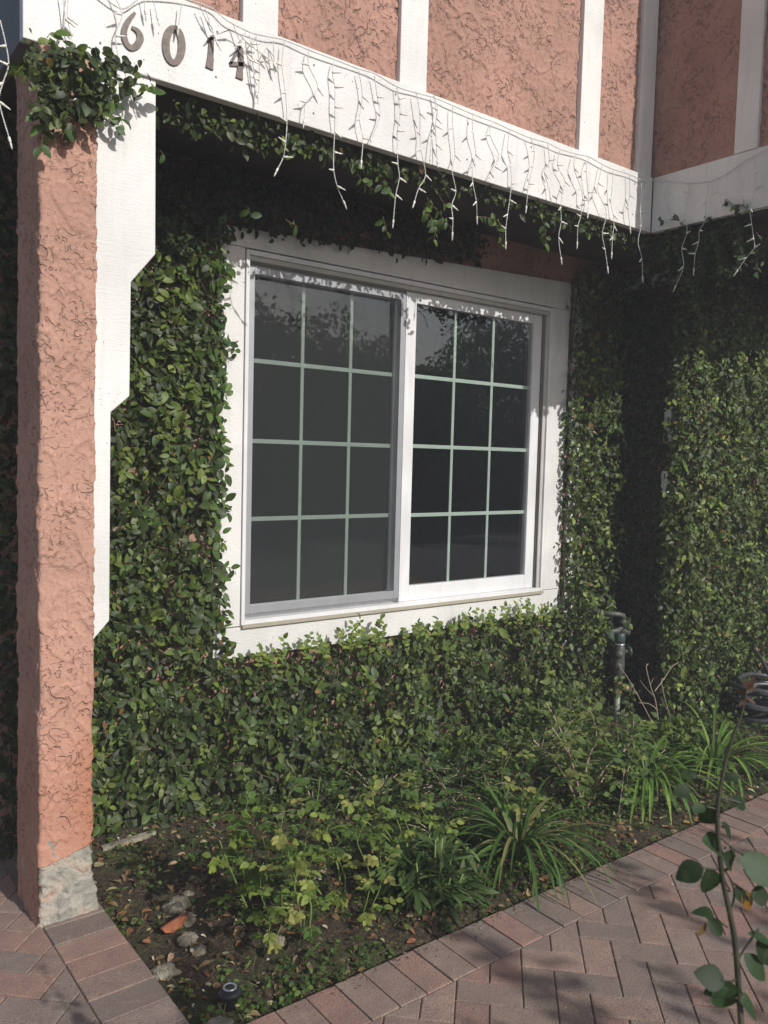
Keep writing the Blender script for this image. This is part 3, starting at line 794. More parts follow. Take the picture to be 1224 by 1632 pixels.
for k in range(58):
    py = random.uniform(350, 1000); px = 345+random.uniform(-6, 6); y = 3.37
    l = random.uniform(8, 24)
    sprig(mb, LV, [tuple(at(px-14, py-8, y=y)), tuple(at(px, py, y=y-.01)), tuple(at(px+l*.8, py+random.uniform(-4, l*.8), y=y-.015))], size=.05, gap=.02, cols=FRESH)
for pts in ([(362, 545), (372, 552), (378, 570)], [(350, 905), (368, 905), (375, 915)], [(355, 730), (365, 745)]): sprig(mb, LV, spx(pts, 3.36), size=.045, gap=.016, cols=FRESH)
mb.build('stems', M_STEM, ivi, smooth=True); flush(LV, 'sprig_leaves', M_LEAF, ivi)

# ------------------------------------------------------------------ icicle lights
def twisted(mb, pts, r=.0013, rr=.0016, pitch=.016):
    P = smooth_path(pts, 5); P = [Vector(p) for p in P]
    d = 0; fine = []
    for i in range(len(P)-1):
        n = max(1, int((P[i+1]-P[i]).length/.005))
        for k in range(n): fine.append(P[i].lerp(P[i+1], k/n))
    fine.append(P[-1])
    for ph in (0, math.pi):
        q = []; d = 0
        for i, p in enumerate(fine):
            if i: d += (p-fine[i-1]).length
            a = 2*math.pi*d/pitch+ph; t = (fine[min(i+1, len(fine)-1)]-fine[max(i-1, 0)])
            t = t.normalized() if t.length > 1e-9 else Vector((0, 0, -1)); u = t.orthogonal().normalized(); v = t.cross(u)
            q.append(p+(u*math.cos(a)+v*math.sin(a))*rr)
        mb.tube(q, r, 4)
def bulb(p, d, parent):
    b = MB(); p = Vector(p); d = Vector(d).normalized()
    b.lathe([(.0034, 0), (.0046, .004), (.0042, .015), (.0034, .018)], p, d, 8)
    b.lathe([(.0028, .018), (.0032, .022), (.0026, .031), (.0006, .038)], p, d, 8)
    return b.build('bulb', M_BULB, parent, smooth=True)
def icicles(loc, label, main, strands, plane, off):
    root = empty('icicle_lights', loc, label, 'string lights', 'icicle light strings along the white beams')
    mb = MB(); twisted(mb, [tuple(at(px, py, **{plane: off+random.uniform(-.004, .004)})) for px, py in main], .0015, .0018, .02)
    mb.build('main_wire', M_WIRE, root, smooth=True)
    for S_ in strands:
        pts = []
        n = len(S_)
        for i, (px, py) in enumerate(S_):
            pts.append(tuple(at(px, py, **{plane: off-.006+random.uniform(-.008, .005)})))
        full = []
        for i in range(len(pts)-1):                     # kinks between bulbs
            a_, b_ = Vector(pts[i]), Vector(pts[i+1]); L = (b_-a_).length; k = max(1, round(L/.07))
            for j in range(k): full.append(a_.lerp(b_, j/k)+(Vector((random.uniform(-.011, .011), random.uniform(-.006, .004), random.uniform(-.008, .008))) if j or i else Vector()))
        full.append(Vector(pts[-1]))
        mb = MB(); twisted(mb, [tuple(p) for p in full])
        st = mb.build('light_strand', M_WIRE, root, smooth=True)
        for i, p in enumerate(full[1:], 1):
            last = i == len(full)-1
            if last: d = (full[-1]-full[-2]); p = full[-1]
            else:
                sg = random.choice((-1, 1)); d = Vector((sg*random.uniform(.5, 1), random.uniform(-.5, 0), random.uniform(-.8, .3)))
                if plane == 'x': d = Vector((random.uniform(-.5, 0), sg*random.uniform(.5, 1), random.uniform(-.8, .3)))
            bulb(p, d, st)
main = [(150, -20), (192, 14), (222, -2), (240, -6), (290, -2), (335, 12), (364, 34), (400, 52), (425, 58), (453, 64), (493, 80), (533, 95), (572, 110), (598, 118), (632, 138), (663, 148), (692, 156), (721, 168), (753, 182), (785, 194), (812, 206), (845, 220), (873, 228), (893, 238), (920, 246), (938, 250), (960, 262), (977, 270), (1003, 278), (1019, 286), (1030, 292)]
strands = [
 [(111, -20), (113, 30), (112, 62), (107, 115), (109, 160), (104, 205)],
 [(97, -20), (99, 30), (98, 52)],
 [(180, -10), (192, 22), (187, 60), (194, 103), (182, 125), (180, 152)], [(190, 100), (194, 103), (206, 135), (213, 172)],
 [(229, -6), (231, 14)], [(245, 4), (250, 24)], [(290, 4), (285, 40)], [(327, 14), (340, 52)], [(340, 56), (345, 66)],
 [(372, 40), (384, 70)], [(318, 8), (330, 35), (341, 55), (372, 48), (392, 66)], [(392, 50), (380, 72), (398, 92), (405, 120)], [(410, 58), (398, 72), (415, 84), (430, 78), (436, 100)], [(408, 58), (413, 100), (412, 150)], [(398, 56), (405, 95), (407, 140)], [(436, 64), (437, 100)],
 [(453, 66), (453, 105), (459, 150), (459, 195), (455, 225), (443, 268)],
 [(493, 78), (492, 105), (503, 140), (490, 165), (485, 190)],
 [(533, 96), (532, 140), (534, 170), (535, 210), (533, 270), (547, 320)],
 [(572, 112), (575, 150), (571, 190), (576, 220), (576, 255)],
 [(597, 120), (600, 155), (605, 185), (593, 220)],
 [(632, 138), (634, 180), (632, 205), (635, 240), (631, 310), (627, 350)],
 [(663, 146), (665, 180), (672, 215), (668, 240), (674, 280), (661, 320)],
 [(691, 152), (694, 185), (688, 215), (686, 250)], [(692, 152), (696, 200), (697, 255)],
 [(721, 170), (722, 205), (724, 245), (720, 270), (724, 305), (721, 370)],
 [(753, 180), (751, 210), (757, 245), (752, 265), (757, 320), (760, 345)],
 [(785, 194), (784, 215), (792, 245), (782, 280)],
 [(812, 206), (810, 240), (814, 262), (812, 320), (806, 385)],
 [(845, 218), (849, 240), (847, 262), (845, 295), (839, 328)],
 [(873, 230), (876, 255), (871, 275), (877, 312)],
 [(893, 238), (890, 262), (899, 290), (894, 330), (889, 380), (894, 410)],
 [(918, 246), (915, 270), (923, 298), (926, 320), (920, 385)],
 [(938, 252), (937, 275), (939, 305), (937, 338)],
 [(960, 262), (955, 290), (954, 308), (963, 340), (961, 370), (968, 425)],
 [(977, 270), (976, 295), (973, 322), (979, 360), (975, 402)],
 [(1003, 278), (1003, 310), (1001, 335), (1004, 362)],
 [(1022, 292), (1020, 360), (1017, 388), (1023, 410), (1024, 440)]]
icicles((2.5, 2.79, 3.1), 'white icicle lights hanging along the long beam above the window', main, strands, 'y', 2.787)
wing_strands = [[(1070, 291), (1058, 310), (1064, 345)], [(1097, 292), (1094, 325), (1095, 370), (1088, 395), (1089, 425), (1077, 455)],
 [(1130, 290), (1123, 320), (1122, 350), (1112, 385), (1106, 428)], [(1141, 288), (1142, 305), (1148, 318)], [(1203, 252), (1202, 300), (1196, 335), (1198, 380), (1203, 395), (1176, 430)], [(1240, 245), (1234, 300), (1238, 350)]]
wm = [(1030, 292), (1045, 287), (1070, 290), (1098, 292), (1130, 289), (1160, 276), (1185, 258), (1203, 248), (1225, 236), (1245, 228)]
icicles((3.94, 2.5, 3.1), 'white icicle lights on the short shaded beam at upper right', wm, wing_strands, 'x', 3.944)
icicles((.68, 2.9, 3.1), 'single dangling light strand at the far upper left corner', [(-30, 10), (-4, 30)], [[(0, 32), (6, 72), (10, 105), (2, 135), (1, 165), (14, 218)]], 'y', 2.79)

# ------------------------------------------------------------------ bed plants
def strap_clump(loc, n, L, W, cols, label, name='strap_leaf_plant', lean=(0, 0), up=1.0):
    root = empty(name, (*loc, soil_z(*loc)), label, 'strap leaf plant', 'strap leaved clumps in the bed')
    x, y = loc; z = soil_z(x, y)
    mb = MB()
    for k in range(n):
        a = random.uniform(0, 2*math.pi); l = L*random.uniform(.6, 1.1); wd = W*random.uniform(.7, 1.2)
        dx, dy = math.cos(a)+lean[0], math.sin(a)+lean[1]; bx, by = x+math.cos(a)*.03*random.random(), y+math.sin(a)*.03*random.random()
        el = random.uniform(.9, 1.45); K = 10; p = np.array([bx, by, z]); c = random.choice(cols); kk = random.uniform(.7, 1.2)
        side = np.array([-dy, dx, 0])/math.hypot(dx, dy); drop = random.uniform(1.6, 3.0)/K; n0 = len(mb.v); e = el
        for i in range(K+1):
            t = i/K; ww_ = wd*(1-t**3)*min(1, .5+2*t)
            nn = np.array([0, 0, 1])*.15*ww_
            for q in (p-side*ww_/2+nn, p, p+side*ww_/2+nn): mb.v.append(tuple(q)); mb.c.append(tuple(v*kk for v in c))
            p = p+np.array([dx*math.cos(e), dy*math.cos(e), math.sin(e)*up])*l/K; e -= drop
            if p[2] < z-.01: p[2] = z+.004
        for i in range(K):
            b = n0+3*i; mb.f += [(b, b+1, b+4, b+3), (b+1, b+2, b+5, b+4)]
    mb.build('foliage', M_LEAF2, root, smooth=True); return root
ST = [(.065, .15, .033), (.10, .21, .042), (.15, .26, .055), (.04, .09, .025), (.10, .20, .04), (.26, .25, .10)]
STY = [(.18, .33, .06), (.13, .26, .05), (.26, .40, .08), (.07, .15, .03)]
strap_clump((2.44, 2.22), 90, .54, .016, ST, 'dark green arching strap leaf clump beside the paving edge, middle of bed')
strap_clump((3.50, 2.34), 70, .56, .022, STY, 'bright yellow green strap leaf clump in the bed at right')
strap_clump((4.02, 2.30), 90, .54, .017, STY, 'spreading fine strap leaf clump at far right under the rose stem')
strap_clump((3.05, 2.75), 14, .30, .011, ST, 'small sparse strap leaf tuft in the middle of the bed')
strap_clump((2.62, 2.48), 12, .36, .012, ST, 'thin upright strap leaf tuft behind the dark arching clump')
# broad lance-leaved rosette
def lance_clump(loc, n, label):
    x, y = loc; z = soil_z(x, y); root = empty('lance_leaf_plant', (x, y, z), label, 'flowering plant')
    P = []; mb = MB()
    for s in range(44):
        a = random.uniform(0, 6.28); r = random.uniform(.02, .15); sx, sy = x+math.cos(a)*r, y+math.sin(a)*r; hh = random.uniform(.06, .24)*(1.25-r*3)
        mb.tube([(sx*.6+x*.4, sy*.6+y*.4, z), (sx, sy, z+hh)], .003, 5)
        for k in range(16):
            b = random.uniform(0, 6.28); e = random.uniform(-.1, .9); D = np.array([math.cos(b), math.sin(b), e])
            L = random.uniform(.06, .115); P.append((np.array([sx, sy, z+hh*random.uniform(.4, 1)]), D, np.array([0, 0, 1.0])+rng.normal(0, .3, 3), L, L*.19, random.choice([(.05, .10, .03), (.08, .15, .04), (.13, .21, .06), (.17, .24, .10)])))
    for k in range(0): 
        a = random.uniform(0, 6.28); mb.tube([(x+.05*math.cos(a), y+.05*math.sin(a), z), (x+.1*math.cos(a), y+.1*math.sin(a), z+random.uniform(.25, .36))], .0016, 4)
    mb.build('stems', M_GSTEM, root, smooth=True)
    flush(P, 'foliage', M_LEAF2, root, curl=.35, st=((.15, .5), (.4, .85), (.7, 1.0), (.9, .6)))
lance_clump((1.95, 2.19), 26, 'low bushy plant with long narrow leaves near the paving edge')
# roses: cane with compound leaves
def rose(name, base, canes, label, cols, size=.034, stem=M_GSTEM, gap=.055, r=.004, grp='young rose bushes in the planting bed'):
    root = empty(name, base, label, 'rose bush', grp); mb = MB(); LV = []
    for pts in canes:
        P = [np.array(p, float) for p in smooth_path(pts, 8)]
        mb.tube([tuple(p) for p in P], [r*(1-.55*i/len(P)) for i in range(len(P))], 6)
        acc = 0; a = random.uniform(0, 6)
        for i in range(2, len(P)-1):
            acc += np.linalg.norm(P[i+1]-P[i])
            if acc > gap or i == len(P)-2:
                acc = 0; a += 2.4
                d = np.array([math.cos(a), math.sin(a)-.4, random.uniform(-.1, .5)]); d /= np.linalg.norm(d)
                l = size*random.uniform(1.6, 2.6); e = P[i]+d*l; mb.tube([tuple(P[i]), tuple((P[i]+e)/2+[0, 0, .004]), tuple(e)], .0009, 4)
                cc = random.choice(cols); nn = np.array([0, -.4, 1])+rng.normal(0, .3, 3)
                sd = np.cross(d, [0, 0, 1]); sd /= np.linalg.norm(sd)+1e-6
                for t, s_ in ((1, 0), (.72, 1), (.72, -1), (.4, 1), (.4, -1)):
                    D = d+sd*s_*1.3 if s_ else d; L = size*random.uniform(.75, 1.15)
                    LV.append((P[i]+(e-P[i])*t, D+rng.normal(0, .15, 3), nn+rng.normal(0, .25, 3), L, L*random.uniform(.58, .72), cc))
    mb.build('stems', stem, root, smooth=True); flush(LV, 'foliage', M_LEAF2, root)
    return root
RG = [(.12, .19, .035), (.19, .27, .05), (.08, .14, .03), (.28, .33, .07)]
def B(px, py): p = at(px, py, z=-.01); return p
def cane(px0, py0, *rest, y=None):
    b = at(px0, py0, z=-.01); pts = [tuple(b)]
    for i, (px, py) in enumerate(rest): pts.append(tuple(at(px, py, y=b[1]-.015*(i+1)+random.uniform(-.01, .01))))
    return pts
rose('rose_bush', tuple(B(500, 1470)), [cane(515, 1430, (490, 1390), (487, 1340), (503, 1290), (510, 1240)), cane(500, 1440, (470, 1400), (455, 1340), (440, 1300)), cane(545, 1440, (538, 1380), (520, 1330), (540, 1280)), cane(490, 1500, (495, 1440), (470, 1420), (478, 1370)), cane(545, 1450, (550, 1400), (530, 1350))],
     'light green young rose with a tall bare leaning cane, centre left of the bed', RG+[(.24, .32, .07)], gap=.05, size=.036)
rose('rose_bush', tuple(B(390, 1440)), [cane(400, 1440, (385, 1380), (370, 1330), (372, 1290)), cane(400, 1440, (400, 1370), (410, 1310)), cane(395, 1450, (365, 1380), (350, 1340)), cane(420, 1450, (425, 1400), (420, 1340), (390, 1290))],
     'broad leaved yellow green young rose nearest the pillar', [(.15, .24, .035), (.23, .31, .05), (.09, .16, .03)], size=.042, gap=.05)
rose('rose_bush', tuple(B(640, 1400)), [cane(640, 1390, (625, 1340), (600, 1300), (592, 1255)), cane(640, 1390, (640, 1330), (620, 1280)), cane(645, 1395, (630, 1350), (585, 1310)), cane(650, 1390, (655, 1340), (640, 1290), (640, 1240))],
     'sparse young rose with yellowing leaves in the centre of the bed', RG+[(.25, .26, .07)], size=.034, gap=.028)
rose('rose_bush', tuple(B(930, 1300)), [cane(930, 1292, (918, 1240), (905, 1200), (880, 1160)), cane(925, 1290, (935, 1220), (950, 1170), (940, 1130)), cane(925, 1290, (890, 1220), (850, 1180)), cane(935, 1290, (960, 1230), (1000, 1190), (1010, 1150)), cane(930, 1280, (900, 1180), (870, 1120)), cane(935, 1280, (980, 1210), (985, 1170))],
     'larger rose bush with grey woody canes in front of the water pipe', [(.09, .15, .035), (.14, .21, .05), (.19, .22, .06)], size=.036, gap=.018, r=.006, stem=M_TWIG)
rose('rose_bush', tuple(B(1000, 1290)), [cane(985, 1300, (992, 1250), (996, 1215)), cane(990, 1290, (1000, 1230), (1010, 1190), (1000, 1160)), cane(990, 1290, (1025, 1230), (1060, 1195))],
     'thin rose with one pale bare cane right of the larger rose', [(.08, .16, .035), (.12, .2, .05)], size=.034, gap=.022, stem=M_TWIG)
rose('rose_bush', tuple(B(760, 1330)), [cane(760, 1330, (720, 1270), (690, 1230), (670, 1200)), cane(765, 1330, (790, 1280), (770, 1230), (780, 1190)), cane(750, 1320, (735, 1260), (745, 1200)), cane(770, 1320, (810, 1260), (840, 1210))],
     'twiggy low rose with dark small leaves under the middle of the window', [(.05, .1, .03), (.08, .14, .035)], size=.032, gap=.018, stem=M_TWIG, r=.003)
for (x_, y_, tops, lab) in ((480, 1480, ((470, 1400), (448, 1330), (462, 1262)), 'thin leggy yellow green weed left of the leaning rose cane'), (575, 1470, ((590, 1400), (568, 1335), (575, 1270)), 'thin leggy weed with pale leaves right of the leaning rose cane'),
      (690, 1390, ((700, 1330), (672, 1290), (660, 1235)), 'thin leggy weed behind the narrow leaved bushy plant'), (420, 1520, ((430, 1470), (415, 1420), (420, 1375)), 'short leggy weed above the round garden light'), (820, 1340, ((812, 1290), (800, 1240), (815, 1200)), 'thin leggy weed behind the dark arching strap leaf clump'), (1010, 1290, ((1000, 1240), (1022, 1200), (1015, 1150)), 'thin leggy weed in front of the bare twigs')):
    rose('leggy_weed', tuple(B(x_, y_)), [cane(x_, y_, *tops), cane(x_+4, y_, (tops[0][0]+18, tops[0][1]+6), (tops[1][0]+34, tops[1][1]+12))], lab, RG+[(.34, .34, .10)], size=.030, gap=.03, r=.0022, grp='leggy weeds in the planting bed')
# low leafy shrubs filling the back of the bed
def low_shrub(px, py, w_, h_, n, cols, label, size=(.022, .038)):
    b = at(px, py, z=0); root = empty('low_shrub', tuple(b), label, 'shrub', 'low shrubs at the back of the bed')
    q = rng.normal(0, 1, (n, 3)); q /= np.linalg.norm(q, axis=1, keepdims=True); q *= rng.uniform(.45, 1, (n, 1))**.5
    q[:, 2] = np.abs(q[:, 2]); nz = np.array([noise.noise(Vector(v*2.5+px)) for v in q]); q *= (1+.5*nz)[:, None]
    P = np.array(b)+q*[w_, w_*.45, h_]; D = q+rng.normal(0, .6, (n, 3)); N = q*.6+rng.normal(0, .4, (n, 3))+[0, -.4, .6]
    L = rng.uniform(*size, n)
    leaves('foliage', P, D, N, L, L*rng.uniform(.5, .75, n), palette(n, cols, [1]*len(cols)), M_LEAF2, root)
    mb = MB()
    for k in range(14):
        v = q[k]; mb.tube([tuple(b), tuple(np.array(b)+v*[w_*.5, w_*.2, h_*.6]), tuple(np.array(b)+v*[w_*.9, w_*.4, h_*.95])], [.004, .003, .0015], 5)
    mb.build('stems', M_TWIG, root, smooth=True)
MG = [(.07, .115, .028), (.11, .165, .038), (.17, .215, .05), (.045, .08, .022)]
low_shrub(600, 1268, .34, .20, 520, MG[:2]+MG[3:], 'dark low shrub against the ivy under the left half of the window')
low_shrub(720, 1245, .34, .24, 560, MG[:2]+MG[3:], 'mid green low shrub against the ivy under the right half of the window')
low_shrub(860, 1205, .36, .30, 620, MG, 'pale mottled low shrub left of the water pipe')
low_shrub(1020, 1200, .40, .15, 520, MG, 'leafy low shrub at the foot of the water pipe')
low_shrub(1130, 1185, .30, .18, 380, MG, 'small low shrub between the strap leaf clumps at right')

low_shrub(900, 1185, .26, .36, 420, MG+[(.17, .21, .06)], 'taller olive low shrub behind the woody rose', (.028, .05))
low_shrub(800, 1225, .30, .22, 300, MG, 'loose low shrub in front of the mottled one')
low_shrub(975, 1235, .30, .16, 380, MG+[(.15, .22, .05)], 'bright loose low shrub among the rose canes')
low_shrub(1070, 1215, .30, .24, 420, MG+[(.15, .22, .05)], 'fresh green low shrub behind the yellow green strap leaves', (.03, .05))
low_shrub(500, 1290, .24, .14, 240, MG[:2]+MG[3:], 'small dark low shrub at the ivy foot in the left half of the bed')
low_shrub(850, 1300, .22, .10, 220, MG, 'flat low shrub just behind the dark strap leaf clump')
low_shrub(690, 1330, .24, .10, 220, MG, 'flat low shrub in the open middle of the bed')
# bare twigs in the dark recess
tw = empty('bare_shrub', tuple(B(1055, 1175)), 'leafless pale twigs standing in front of the dark recess', 'bare shrub')
mb = MB()
yb = 2.85
def TP(px, py): return tuple(at(px, py, y=yb))
for pts, r in (([(1052, 1175), (1045, 1120), (1038, 1098), (1030, 1065), (1033, 1058)], .0045), ([(1043, 1102), (1056, 1085), (1070, 1064), (1082, 1055)], .003), ([(1045, 1162), (1020, 1115), (1000, 1080), (988, 1064)], .0035), ([(1048, 1132), (1035, 1122), (1018, 1120)], .0028), ([(1072, 1155), (1060, 1115), (1054, 1085), (1060, 1082)], .0035), ([(1040, 1108), (1028, 1095), (1020, 1084)], .002), ([(1036, 1092), (1042, 1080)], .0018), ([(1072, 1155), (1068, 1180)], .0035)):
    P = [tuple(p) for p in smooth_path([TP(*q) for q in pts], 5)]; mb.tube(P, [r*(1-.5*i/len(P)) for i in range(len(P))], 6)
mb.build('branches', M_TWIG, tw, smooth=True)
LV = []; 
for px, py in ((1060, 1055), (1066, 1052), (1077, 1052), (1080, 1060)):
    LV.append((np.array(TP(px, py)), rng.normal(0, 1, 3), np.array([0, -1, .3]), .04, .028, (.12, .2, .05)))
flush(LV, 'foliage', M_LEAF2, tw)

# ------------------------------------------------------------------ water pipe with valves
wpz = 3.10; base = at(983, 1150, y=wpz)
wpipe = empty('water_pipe', (base[0], base[1], 0), 'upright water pipe with dark valve and brass side outlet standing in front of the ivy', 'water pipe')
X0 = at(984, 1100, y=wpz)[0]
def zz(py, px=984): return at(px, py, y=wpz)[2]
MB().lathe([(.019, 0), (.019, zz(1103)+.05)], (X0, wpz, -.05), sides=16).build('riser', M_PVC, wpipe, smooth=True)
m_ = MB().lathe([(.024, 0), (.028, .006), (.028, .03), (.022, .04), (.022, .07), (.027, .075), (.027, .085)], (X0, wpz, zz(1108)), sides=16)
m_.lathe([(.014, 0), (.014, .05), (.021, .052), (.021, .075)], (X0, wpz, zz(1098)), (1, -.3, 0), 12); m_.build('side_outlet', M_BRONZE, wpipe, smooth=True)
m_ = MB().lathe([(.022, 0), (.024, .03), (.035, .05), (.037, .11), (.034, .15), (.036, .19), (.030, .215), (.026, .23)], (X0, wpz, zz(1084)), sides=18)
m_.lathe([(.010, 0), (.010, .05), (.014, .052), (.014, .06)], (X0, wpz, zz(1040)), (1, -.2, 0), 10)
m_.lathe([(.010, 0), (.024, .035), (.024, .05), (.012, .055)], (X0, wpz, zz(1060)), (-1, -.6, 0), 12); m_.lathe([(.010, 0), (.024, .035), (.024, .05), (.012, .055)], (X0, wpz, zz(1042)), (-1, -.7, 0), 12)
m_.build('valve_body', M_PIPE, wpipe, smooth=True)
m_ = MB().lathe([(.004, 0), (.036, .004), (.038, .012), (.030, .02), (.006, .022)], (X0+.06, wpz-.012, zz(1040)), (1, -.2, 0), 16); m_.build('valve_wheel', M_TEAL, wpipe, smooth=True)
m_ = MB().lathe([(.033, 0), (.033, .008)], (X0, wpz, zz(1028)), sides=18); m_.build('ring', M_CHROME, wpipe, smooth=True)
m_ = MB().lathe([(.030, 0), (.033, .01), (.033, .05), (.026, .06)], (X0, wpz, zz(1024)), sides=18); m_.build('union', M_TEAL, wpipe, smooth=True)
zt = zz(1005); m_ = MB()
m_.tube([(X0-.10, wpz, zt), (X0-.03, wpz, zt), (X0+.02, wpz, zt+.01), (X0+.035, wpz, zt+.05), (X0+.02, wpz, zt+.09), (X0-.02, wpz+.01, zt+.10), (X0-.07, wpz+.05, zt+.10), (X0-.09, wpz+.2, zt+.10)], .017, 12)
m_.lathe([(.024, 0), (.024, .03)], (X0+.03, wpz, zt+.03), (0, 0, 1), 14)
m_.lathe([(.024, 0), (.024, .04), (.030, .045), (.030, .06), (.02, .065)], (X0, wpz, zt), (1, -.2, -.2), 14)
m_.build('bend', M_PIPE, wpipe, smooth=True)
MB().lathe([(.026, 0), (.026, .04), (.018, .05)], (X0-.10, wpz, zt), (-.3, -.2, -1), 14).build('vent_cap', M_TEAL, wpipe, smooth=True)

mb = MB(); LV = []
for k in range(12):
    px, py = random.uniform(935, 1005), random.choice((random.uniform(960, 1010), random.uniform(1080, 1150)))
    p0 = at(px, py, y=3.10); sprig(mb, LV, [tuple(p0), tuple(p0+[random.uniform(-.05, .04), -.03, random.uniform(-.03, .05)]), tuple(p0+[random.uniform(-.10, .05), -.05, random.uniform(-.08, .08)])], size=.042, gap=.016, cols=SHC)
mb.build('pipe_side_runners', M_RUN, ivb, smooth=True); flush(LV, 'pipe_side_leaves', M_LEAF, ivb)

# ------------------------------------------------------------------ hose, tap
hc = at(1215, 1185, y=2.60); hose = empty('garden_hose', (hc[0], 2.62, 0), 'coiled dark grey rubber hose lying by the ivy at the right edge', 'garden hose')
mb = MB(); pts = []
for i in range(260):
    a = i/26*2*math.pi; lay = i/260
    r = .24+.045*math.sin(i*.9/5)+.03*random.uniform(-.2, .2)
    pts.append((hc[0]+.12+r*1.15*math.cos(a), 2.62+r*.75*math.sin(a), .02+.20*lay+.03*math.sin(a*1+i*.05)))
mb.tube(pts, .016, 8); mb.build('coil', M_HOSE, hose, smooth=True)
pts = [(hc[0]-.05, 2.55, .2), (hc[0]-.12, 2.5, .28), (hc[0]-.06, 2.6, .38), (hc[0]+.05, 2.72, .42)]
MB().tube([tuple(p) for p in smooth_path(pts, 6)], .0125, 8).build('free_end', M_HOSE, hose, smooth=True)
tp = at(1222, 1066, y=2.80); tap = empty('garden_tap', tuple(tp), 'teal garden tap on the ivy wall at the right edge', 'tap')
MB().lathe([(.03, 0), (.034, .01), (.034, .05), (.024, .055)], tp-[0, 0, .03], sides=16).build('tap_body', M_TEAL, tap, smooth=True)
MB().tube([(tp[0], 2.80, tp[2]), (tp[0], 2.97, tp[2])], .014, 10).build('inlet_pipe', M_PIPE, tap, smooth=True)
MB().lathe([(.004, 0), (.03, .004), (.03, .012), (.004, .016)], tp+[0, 0, .04], sides=14).build('handle', M_BRONZE, tap, smooth=True)

# ------------------------------------------------------------------ rocks, bark, path light
def rock(px, py, s, label, mat=M_ROCK, name='rock', cat='rock', grp='pale rocks in the planting bed', z=.0, sub=3):
    import bmesh
    p = at(px, py, z=z-.005); bm = bmesh.new(); bmesh.ops.create_icosphere(bm, subdivisions=sub, radius=1)
    for v in bm.verts:
        d = 1+.35*noise.noise(v.co*1.6+Vector((px, py, 0)))+.16*noise.noise(v.co*4+Vector((py, px, 0)))
        v.co = Vector((v.co.x*s[0], v.co.y*s[1], max(-.3, v.co.z)*s[2]))*d
    me = bpy.data.meshes.new(name); bm.to_mesh(me); bm.free()
    me.polygons.foreach_set('use_smooth', [True]*len(me.polygons))
    o = link(name, me, mat); o.location = (p[0], p[1], soil_z(p[0], p[1])+s[2]*.35); o.rotation_euler.z = random.uniform(0, 3); tag(o, label, cat, grp)
rock(282, 1440, (.045, .04, .03), 'jagged pale grey rock standing farthest back behind the rust bark piece')
rock(296, 1462, (.035, .03, .025), 'small pale rock touching the back of the rust bark piece')
rock(298, 1500, (.035, .028, .02), 'rounded tan rock just in front of the rust bark piece')
rock(318, 1512, (.025, .02, .015), 'smallest tan rock right of the rounded tan one')
rock(262, 1543, (.045, .035, .022), 'flat pale rock half buried at the left brick border')
rock(345, 1628, (.045, .035, .02), 'flat buff rock below the round garden light, at the bottom edge')
rock(445, 1500, (.028, .02, .018), 'little whitish rock under the rose, right of the garden light')
rock(300, 1420, (.022, .018, .012), 'tiny pale rock among leaf litter above the jagged rock')
bk = at(280, 1478, z=.0)
LV = [(np.array([bk[0]-.055, bk[1]-.015, .022]), np.array([1, .35, .05]), np.array([0, -.25, 1]), .12, .05, (.33, .11, .05))]
o = flush(LV, 'bark_piece', M_BARK, None, curl=.12, fold=-.5, st=((.05, .6), (.25, 1.0), (.6, .9), (.85, .6)))
o.modifiers.new('s', 'SOLIDIFY').thickness = .006
tag(o, 'curled rust coloured piece of bark between the pale rocks', 'bark piece')
lp = at(366, 1584, z=.02); gl = empty('garden_light', (lp[0], lp[1], 0), 'low round black garden light sunk near the bottom of the bed', 'garden light')
MB().lathe([(.016, -.05), (.016, .020), (.033, .028), (.035, .036), (.030, .044), (.021, .048)], (lp[0], lp[1], -.01), sides=28).build('body', M_BLACKP, gl, smooth=True)
MB().lathe([(.020, .0), (.021, .004), (.016, .0055), (.0155, .003)], (lp[0], lp[1], .0385), sides=28).build('ring', M_CHROME, gl, smooth=True)
MB().lathe([(.0145, 0), (.012, .004), (.004, .006)], (lp[0], lp[1], .039), sides=20).build('cap', M_BLACKP, gl, smooth=True)
# pale plank fragment at the ivy foot
pk = at(200, 1334, z=.02)
o = MB().box(-.10, .13, -.012, .012, 0, .02).build('wood_scrap', M_ROCK); o.location = (pk[0]+.0, pk[1], soil_z(pk[0], pk[1])+.005); o.rotation_euler.z = .1
tag(o, 'weathered strip of wood lying at the ivy foot beside the pillar', 'wood scrap')
for (a_, b_) in (((170, 1338), (240, 1322)), ((560, 1180), (600, 1200))): pass

# ------------------------------------------------------------------ litter and ground cover
def scatter(n, y0=1.99, y1=3.3, x0=.97, x1=5.0, bias=None):
    out = []
    while len(out) < n:
        x, y = random.uniform(x0, x1), random.uniform(y0, y1)
        if bias and random.random() > bias(x, y): continue
        out.append((x, y, soil_z(x, y)))
    return np.array(out)
def litter(name, n, cols, size, lift, label_kind='stuff', bias=None, **k):
    P = scatter(n, bias=bias, **k)+[0, 0, lift]
    D = np.stack([rng.normal(0, 1, n), rng.normal(0, 1, n), rng.normal(0, .15, n)], 1); N = np.stack([rng.normal(0, .35, n), rng.normal(0, .35, n), np.ones(n)], 1)
    L = rng.uniform(*size, n)
    o = leaves(name, P, D, N, L, L*rng.uniform(.4, .65, n), palette(n, cols, [1]*len(cols)), M_DRY, None, curl=.3, fold=.5)
    tag(o, kind='stuff'); return o
o = litter('leaf_litter', 3400, [(.30, .18, .09), (.20, .11, .055), (.38, .28, .15), (.12, .07, .04), (.42, .36, .20), (.26, .12, .06)], (.012, .046), .006)
tag(o, 'brown and tan fallen leaves scattered over the soil', 'fallen leaves')
o = litter('pale_litter', 230, [(.62, .57, .44), (.70, .68, .60), (.50, .46, .26)], (.008, .022), .008)
tag(o, 'small cream petals and chips scattered on the soil', 'petals')
P = []
LV = []
